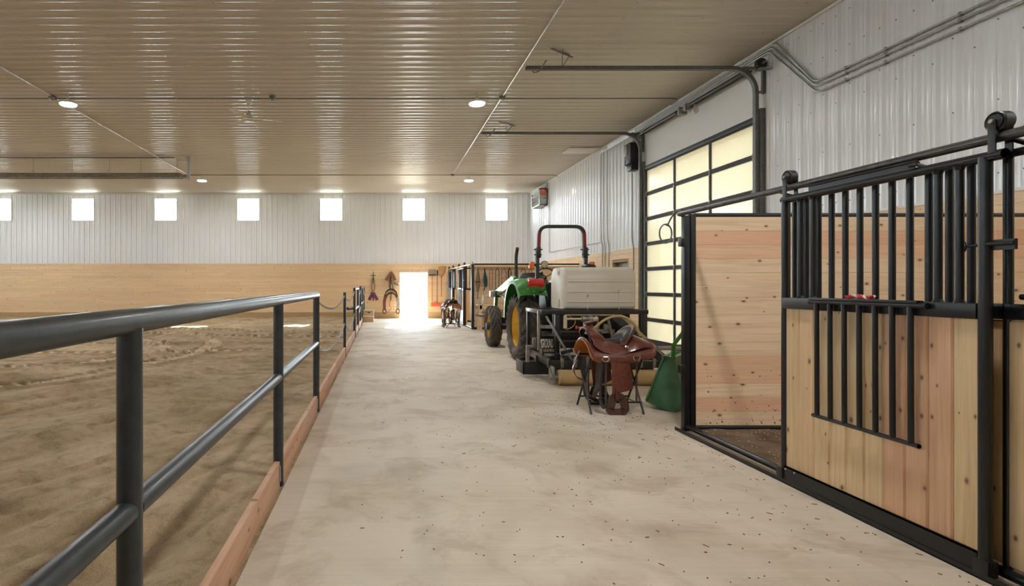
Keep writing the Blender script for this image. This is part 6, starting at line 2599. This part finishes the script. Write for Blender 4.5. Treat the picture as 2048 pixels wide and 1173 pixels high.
for k in range(4):
    rr = 0.05 + 0.008 * k
    mb.tube([(0.60 + 0.05 * k + rr * math.cos(a), YB - 0.05 - 0.01 * k, 1.53 - 0.012 * k + rr * 0.75 * math.sin(a)) for a in np.linspace(0, 2 * PI, 15)[:-1]], 0.011, 6, True)
mb.build('bit_rings', 'steel', hd)
mb = MB()
mb.strap([(0.55, YB - 0.06, 1.55), (0.66, YB - 0.07, 1.46), (0.78, YB - 0.05, 1.50)], 0.04, 0.02)
mb.build('nose_band', 'leatherdark', hd)

# hand tools
def htool(name, x, label, ztop, zbot, mat='handlewood', cat=None):
    r = thing(name, label, cat or name.replace('_', ' '), (x, YB, zbot))
    mb = MB()
    mb.pipe((x, YB - 0.05, zbot), (x, YB - 0.05, ztop), 0.016, 10)
    mb.build('handle', mat, r)
    return r


x1 = (864 - 762) * DB / FPX
t1 = htool('manure_fork', x1, 'manure fork hung tines up on the pine wall past the doorway', 1.92, 0.72)
mb = MB()
mb.box((x1 - 0.16, YB - 0.07, 1.88), (x1 + 0.17, YB - 0.04, 1.92))
mb.build('head_bar', 'black', t1, smooth=0)
mb = MB()
for k in range(14):
    x = x1 - 0.155 + 0.024 * k
    mb.tube([(x, YB - 0.055, 1.90), (x, YB - 0.07, 2.05), (x + 0.004, YB - 0.09, 2.15)], 0.006, 6)
mb.build('tines', 'darkconduit', t1)
x2 = (874 - 762) * DB / FPX
t2 = htool('push_broom', x2, 'broom standing on its wide orange red head past the doorway', 2.10, 0.66)
mb = MB()
mb.box((x2 - 0.27, YB - 0.10, 0.60), (x2 + 0.20, YB - 0.02, 0.665), 0.01)
mb.build('head', 'scarlet', t2)
mb = MB()
mb.box((x2 - 0.26, YB - 0.09, 0.53), (x2 + 0.19, YB - 0.03, 0.60))
mb.build('bristles', 'scarlet', t2, smooth=0)
mb = MB()
mb.box((x2 - 0.016, YB - 0.07, 1.86), (x2 + 0.03, YB - 0.03, 2.10), 0.005)
mb.build('grip', 'black', t2)
x3 = (882.5 - 762) * DB / FPX
t3 = htool('grain_shovel', x3, 'brown scoop shovel hung blade up beside the far stall', 1.86, 0.95)
mb = MB()
g = []
for i in range(8):
    t = i / 7
    hw = 0.03 + 0.115 * min(1, t * 2.4) + 0.02 * t
    g.append([(x3 + hw * s + 0.05 * t, YB - 0.05 - 0.05 * (1 - s * s) * min(1, t * 2), 1.83 + 0.46 * t - 0.02 * s * s * (t > 0.9)) for s in (-1, -0.85, -0.4, 0, 0.4, 0.85, 1)])
mb.shell(g, 0.006)
mb.build('blade', 'rustwood', t3, smooth=50)
mb = MB()
for x in (x1 - 0.08, x1 + 0.10, x3 - 0.05, x3 + 0.05):
    mb.pipe((x, YB, 1.86), (x, YB - 0.09, 1.87), 0.009, 6)
tag(mb.build('tool_pegs', 'black'), 'black pegs holding the hand tools on the pine wall', 'peg', None, 'stuff')

# step box
bx0, bx1, by = -0.700, -0.285, 21.5
sb = thing('step_box', 'low pine step box with a hand hole at the end of the fence', 'step box', ((bx0 + bx1) / 2, by, 0))
mb = MB()
mb.box((bx0 + 0.01, by + 0.02, 0.235), (bx1 - 0.03, by + 0.045, 0.44), 0.003)
mb.box((bx0, by - 0.20, 0.0), (bx1 - 0.03, by - 0.178, 0.215), 0.003)
mb.build('front_board', 'cedar', sb)
mb = MB()
mb.box((bx0 + 0.005, by, 0.44), (bx1, by + 0.30, 0.465), 0.003)
mb.box((bx0 - 0.005, by - 0.21, 0.215), (bx1, by + 0.04, 0.237), 0.003)
mb.build('step', 'white', sb, label='pale step tops')  # step tops paler than the front boards
for x in (bx0, bx1 - 0.025):
    mb = MB()
    mb.prism([(by - 0.18, 0), (by + 0.30, 0), (by + 0.30, 0.44), (by + 0.0, 0.44), (by + 0.0, 0.22), (by - 0.18, 0.22)], 0.025, Matrix(((0, 0, 1, x), (1, 0, 0, 0), (0, 1, 0, 0), (0, 0, 0, 1))))
    mb.build('side_board', 'white' if x > -0.5 else 'cedar', sb, smooth=0)
mb = MB()
xm = (bx0 + bx1) / 2 + 0.01
mb.prism([(xm + 0.06 * math.cos(a) * (1 if abs(math.cos(a)) > .5 else 1), 0.365 + 0.022 * math.sin(a)) for a in np.linspace(0, 2 * PI, 21)[:-1]], 0.01, Matrix(((1, 0, 0, 0), (0, 0, 1, by + 0.012), (0, 1, 0, 0), (0, 0, 0, 1))))
mb.build('hand_hole_dark', 'black', sb)  # black oval on the uncut board gives the dark of a hole

# ------------------------------------------------------------------ bridles on the hook rail of the far partition
YH = 17.80


def hookat(x):
    mb = MB()
    mb.tube([(x, YH + 0.015, 2.01), (x, YH - 0.04, 2.005), (x, YH - 0.055, 2.03)], 0.008, 8)
    mb.lathe([(0.0, -0.012), (0.018, -0.010), (0.02, 0.0)], 10, TRS((x, YH + 0.014, 2.02), (PI / 2, 0, 0)))
    mb.build('hook', 'chrome', hook_rail)


hx = [(px - 762) * YH / FPX for px in (955.5, 968.5, 981.5, 994, 1007, 1019, 1032, 1046, 1060)]
for x in hx:
    hookat(x)
# tan girth
x = hx[0]
r = thing('girth', 'wide tan girth hanging from the first hook of the bridle rail', 'girth', (x, YH, 1.2))
mb = MB()
g = []
for i in range(13):
    t = i / 12
    z = 1.98 - 0.76 * t
    hw = 0.028 + 0.035 * sstep(0.05, 0.4, t) + 0.022 * sstep(0.40, 0.56, t) - 0.052 * sstep(0.62, 0.98, t)
    g.append([(x + hw * s - 0.01 * t, YH - 0.055 - 0.02 * (1 - s * s), z) for s in (-1, -0.6, 0, 0.6, 1)])
mb.shell(g, 0.02)
mb.build('webbing', 'tan', r, smooth=60)
mb = MB()
mb.box((x - 0.088, YH - 0.085, 1.535), (x + 0.06, YH - 0.04, 1.565), 0.004)
mb.build('band', 'black', r)
mb = MB()
mb.tube([(x + 0.03 * math.cos(a), YH - 0.055, 2.0 + 0.03 * math.sin(a)) for a in np.linspace(0, 2 * PI, 15)[:-1]], 0.006, 6, True)
mb.tube([(x - 0.012 + 0.022 * math.cos(a), YH - 0.055, 1.20 + 0.022 * math.sin(a)) for a in np.linspace(0, 2 * PI, 15)[:-1]], 0.006, 6, True)
mb.build('ring', 'chrome', r)
mb = MB()
mb.strap([(x - 0.012, YH - 0.055, 1.18), (x - 0.018, YH - 0.055, 1.05), (x - 0.02, YH - 0.055, 0.99)], 0.03, 0.008, (0, 1, 0))
mb.build('strap_end', 'tan', r)
# teal halter
x = hx[1]
r = thing('halter', 'teal halter with black straps on the second hook', 'halter', (x, YH, 1.3))
mb = MB()
g = []
for i in range(12):
    t = i / 11
    z = 1.99 - 0.60 * t
    hw = 0.025 + 0.045 * sstep(0.15, 0.6, t) - 0.03 * sstep(0.75, 1.0, t)
    g.append([(x + hw * s + 0.035 * t, YH - 0.06 - 0.025 * (1 - s * s), z) for s in (-1, -0.5, 0, 0.5, 1)])
mb.shell(g, 0.02)
mb.build('crown_piece', 'teal', r, smooth=60)
mb = MB()
mb.strap(fillet([(x - 0.01, YH - 0.07, 1.63), (x - 0.11, YH - 0.06, 1.62), (x - 0.10, YH - 0.06, 1.40), (x + 0.06, YH - 0.075, 1.45), (x + 0.12, YH - 0.06, 1.46)], 0.03, 4), 0.028, 0.006, (0, 0, 1))
mb.strap(fillet([(x + 0.05, YH - 0.06, 1.42), (x + 0.0, YH - 0.06, 1.36), (x - 0.03, YH - 0.06, 1.26)], 0.03, 4), 0.026, 0.006, (0, 1, 0))
mb.strap([(x - 0.015, YH - 0.09, 1.98), (x + 0.01, YH - 0.10, 1.70), (x + 0.03, YH - 0.095, 1.50)], 0.02, 0.006, (0, 1, 0))
mb.build('strap', 'black', r)
bl = ['thin brown bridle on the third hook of the bridle rail', 'dark brown bridle on the fourth hook of the bridle rail', 'brown bridle with crossed straps on the fifth hook', 'dark bridle with a hanging pouch on the sixth hook',
      'narrow dark bridle on the seventh hook behind the exhaust pipe', 'brown bridle on the eighth hook behind the tractor', 'brown bridle on the last hook behind the tractor']
random.seed(3)
for k, x in enumerate(hx[2:]):
    r = thing('bridle', bl[k], 'bridle', (x, YH, 1.4), group='bridles on the hook rail')
    wd = 0.05 + 0.012 * (k % 3)
    bot = 1.33 - 0.05 * (k % 2)
    mb = MB()
    mb.strap(fillet([(x - wd * 0.2, YH - 0.055, 2.0), (x - wd, YH - 0.05, 1.90), (x - wd * 0.9, YH - 0.05, bot)], 0.04, 4), 0.020 + 0.02 * (k == 3), 0.006, (0, 1, 0))
    mb.strap(fillet([(x + wd * 0.2, YH - 0.055, 2.0), (x + wd, YH - 0.05, 1.88), (x + wd * (0.7 + 0.4 * (k == 2)), YH - 0.05, bot + 0.02)], 0.04, 4), 0.020, 0.006, (0, 1, 0))
    mb.build('cheek_strap', 'leatherdark' if k % 2 else 'handlewood', r)
    mb = MB()
    zb = 1.84 - 0.06 * (k % 3)
    mb.strap([(x - wd * 0.95, YH - 0.055, zb), (x, YH - 0.075, zb - 0.02), (x + wd * 0.95, YH - 0.055, zb + 0.03)], 0.02, 0.006)
    if k != 0:
        mb.strap(fillet([(x - wd * 0.9, YH - 0.06, zb - 0.08), (x + wd * 0.6, YH - 0.07, zb - 0.02), (x + wd, YH - 0.06, zb + 0.06)], 0.02, 3), 0.018, 0.006)
    mb.build('brow_band', 'black' if k % 2 else 'steel', r)
    mb = MB()
    mb.tube([(x - wd * 0.9, YH - 0.05, bot), (x - wd * 0.3, YH - 0.06, bot + 0.01), (x + wd * 0.7, YH - 0.05, bot + 0.02)], 0.006, 6)
    for s in (-0.9, 0.7):
        mb.tube([(x + wd * s, YH - 0.05 + 0.02 * math.cos(a), bot - 0.01 + 0.025 * math.sin(a)) for a in np.linspace(0, 2 * PI, 11)[:-1]], 0.005, 6, True)
    mb.build('bit', 'darkconduit', r)
    if k == 3:
        mb = MB()
        mb.box((x - 0.06, YH - 0.09, 1.48), (x + 0.05, YH - 0.03, 1.68), 0.02)
        mb.build('pouch', 'purple' if False else 'leatherdark', r)

# bench with bottles
bn = thing('work_bench', 'plain pine bench under the bridle rail', 'bench', (3.6, 17.45, 0))
mb = MB()
mb.box((3.06, 17.22, 0.80), (4.3, 17.78, 0.835), 0.004)
mb.build('bench_top', 'wood_x', bn)
for x in (3.16, 4.2):
    for y in (17.28, 17.7):
        mb = MB()
        mb.box((x - 0.045, y - 0.03, 0), (x + 0.045, y + 0.03, 0.80), 0.003)
        mb.build('leg', 'wood_zx', bn)
mb = MB()
mb.box((3.12, 17.25, 0.68), (4.24, 17.285, 0.80), 0.003)
mb.build('apron', 'wood_x', bn)
r = thing('spray_bottle', 'white spray bottle standing on the pine bench', 'bottle', (3.26, 17.4, 0.835))
mb = MB()
mb.lathe([(0.0, 0.835), (0.042, 0.836), (0.044, 0.85), (0.044, 1.0), (0.03, 1.05), (0.016, 1.07), (0.0, 1.07)], 16, TRS((3.26, 17.4, 0)))
mb.build('body', 'white', r)
mb = MB()
mb.lathe([(0.0, 1.07), (0.018, 1.07), (0.018, 1.10), (0.0, 1.10)], 12, TRS((3.26, 17.4, 0)))
mb.box((3.215, 17.388, 1.10), (3.285, 17.412, 1.135), 0.005)
mb.bar((3.23, 17.4, 1.10), (3.215, 17.4, 1.06), 0.01, 0.012)
mb.build('trigger', 'white', r)
mb = MB()
mb.lathe([(0.0, 0.835), (0.05, 0.835), (0.052, 0.85), (0.052, 0.90), (0.05, 0.905)], 18, TRS((3.12, 17.42, 0)))
mb.lathe([(0.055, 0.905), (0.055, 0.925), (0.0, 0.928)], 18, TRS((3.12, 17.42, 0)))
tag(mb.build('jar', 'cream'), 'squat cream jar beside the spray bottle on the bench', 'jar')

# ------------------------------------------------------------------ litter on the floor
random.seed(11)
mb = MB()
for k in range(640):
    zone = random.random()
    if zone < 0.55:
        y = 2.4 + 6.5 * random.random() ** 1.2
        x = 2.85 - 2.6 * random.random() ** 1.7
    elif zone < 0.8:
        y = 2.4 + 8 * random.random()
        x = random.uniform(-0.5, 2.8)
    else:
        x = random.gauss(2.6, 0.5)
        y = random.gauss(6.0, 0.7)
    if x > 2.88 or x < -0.6:
        continue
    a = random.uniform(0, PI)
    l = random.choice((0.005, 0.006, 0.008, 0.010, 0.012, 0.018, 0.030)) * random.uniform(0.6, 1.2)
    t = random.uniform(0.001, 0.003) + (0.003 if l < 0.013 else 0)
    d = Vector((math.cos(a), math.sin(a), 0))
    mb.obox((x, y, 0.0025), (l, t, 0.004), Euler((0, random.uniform(-0.1, 0.1), a)))
o = mb.build('hay_litter', 'hay', loc=(1.5, 5, 0.0), smooth=0)
tag(o, 'scattered hay bits and crumbs on the concrete aisle', 'litter', None, 'stuff')
mb = MB()
for k in range(700):
    x = 3.1 + 3.2 * random.random()
    y = 5.28 - 3.8 * random.random() ** 1.6
    a = random.uniform(0, PI)
    l = random.uniform(0.004, 0.018)
    mb.obox((x, y, 0.030), (l, random.uniform(0.002, 0.006), 0.003), Euler((random.uniform(-0.5, 0.5), random.uniform(-0.5, 0.5), a)))
o = mb.build('wood_shavings', 'shavings', loc=(4.7, 3.5, 0.02), smooth=0)
tag(o, 'pale wood shavings strewn on the dark stall dirt', 'litter', None, 'stuff')
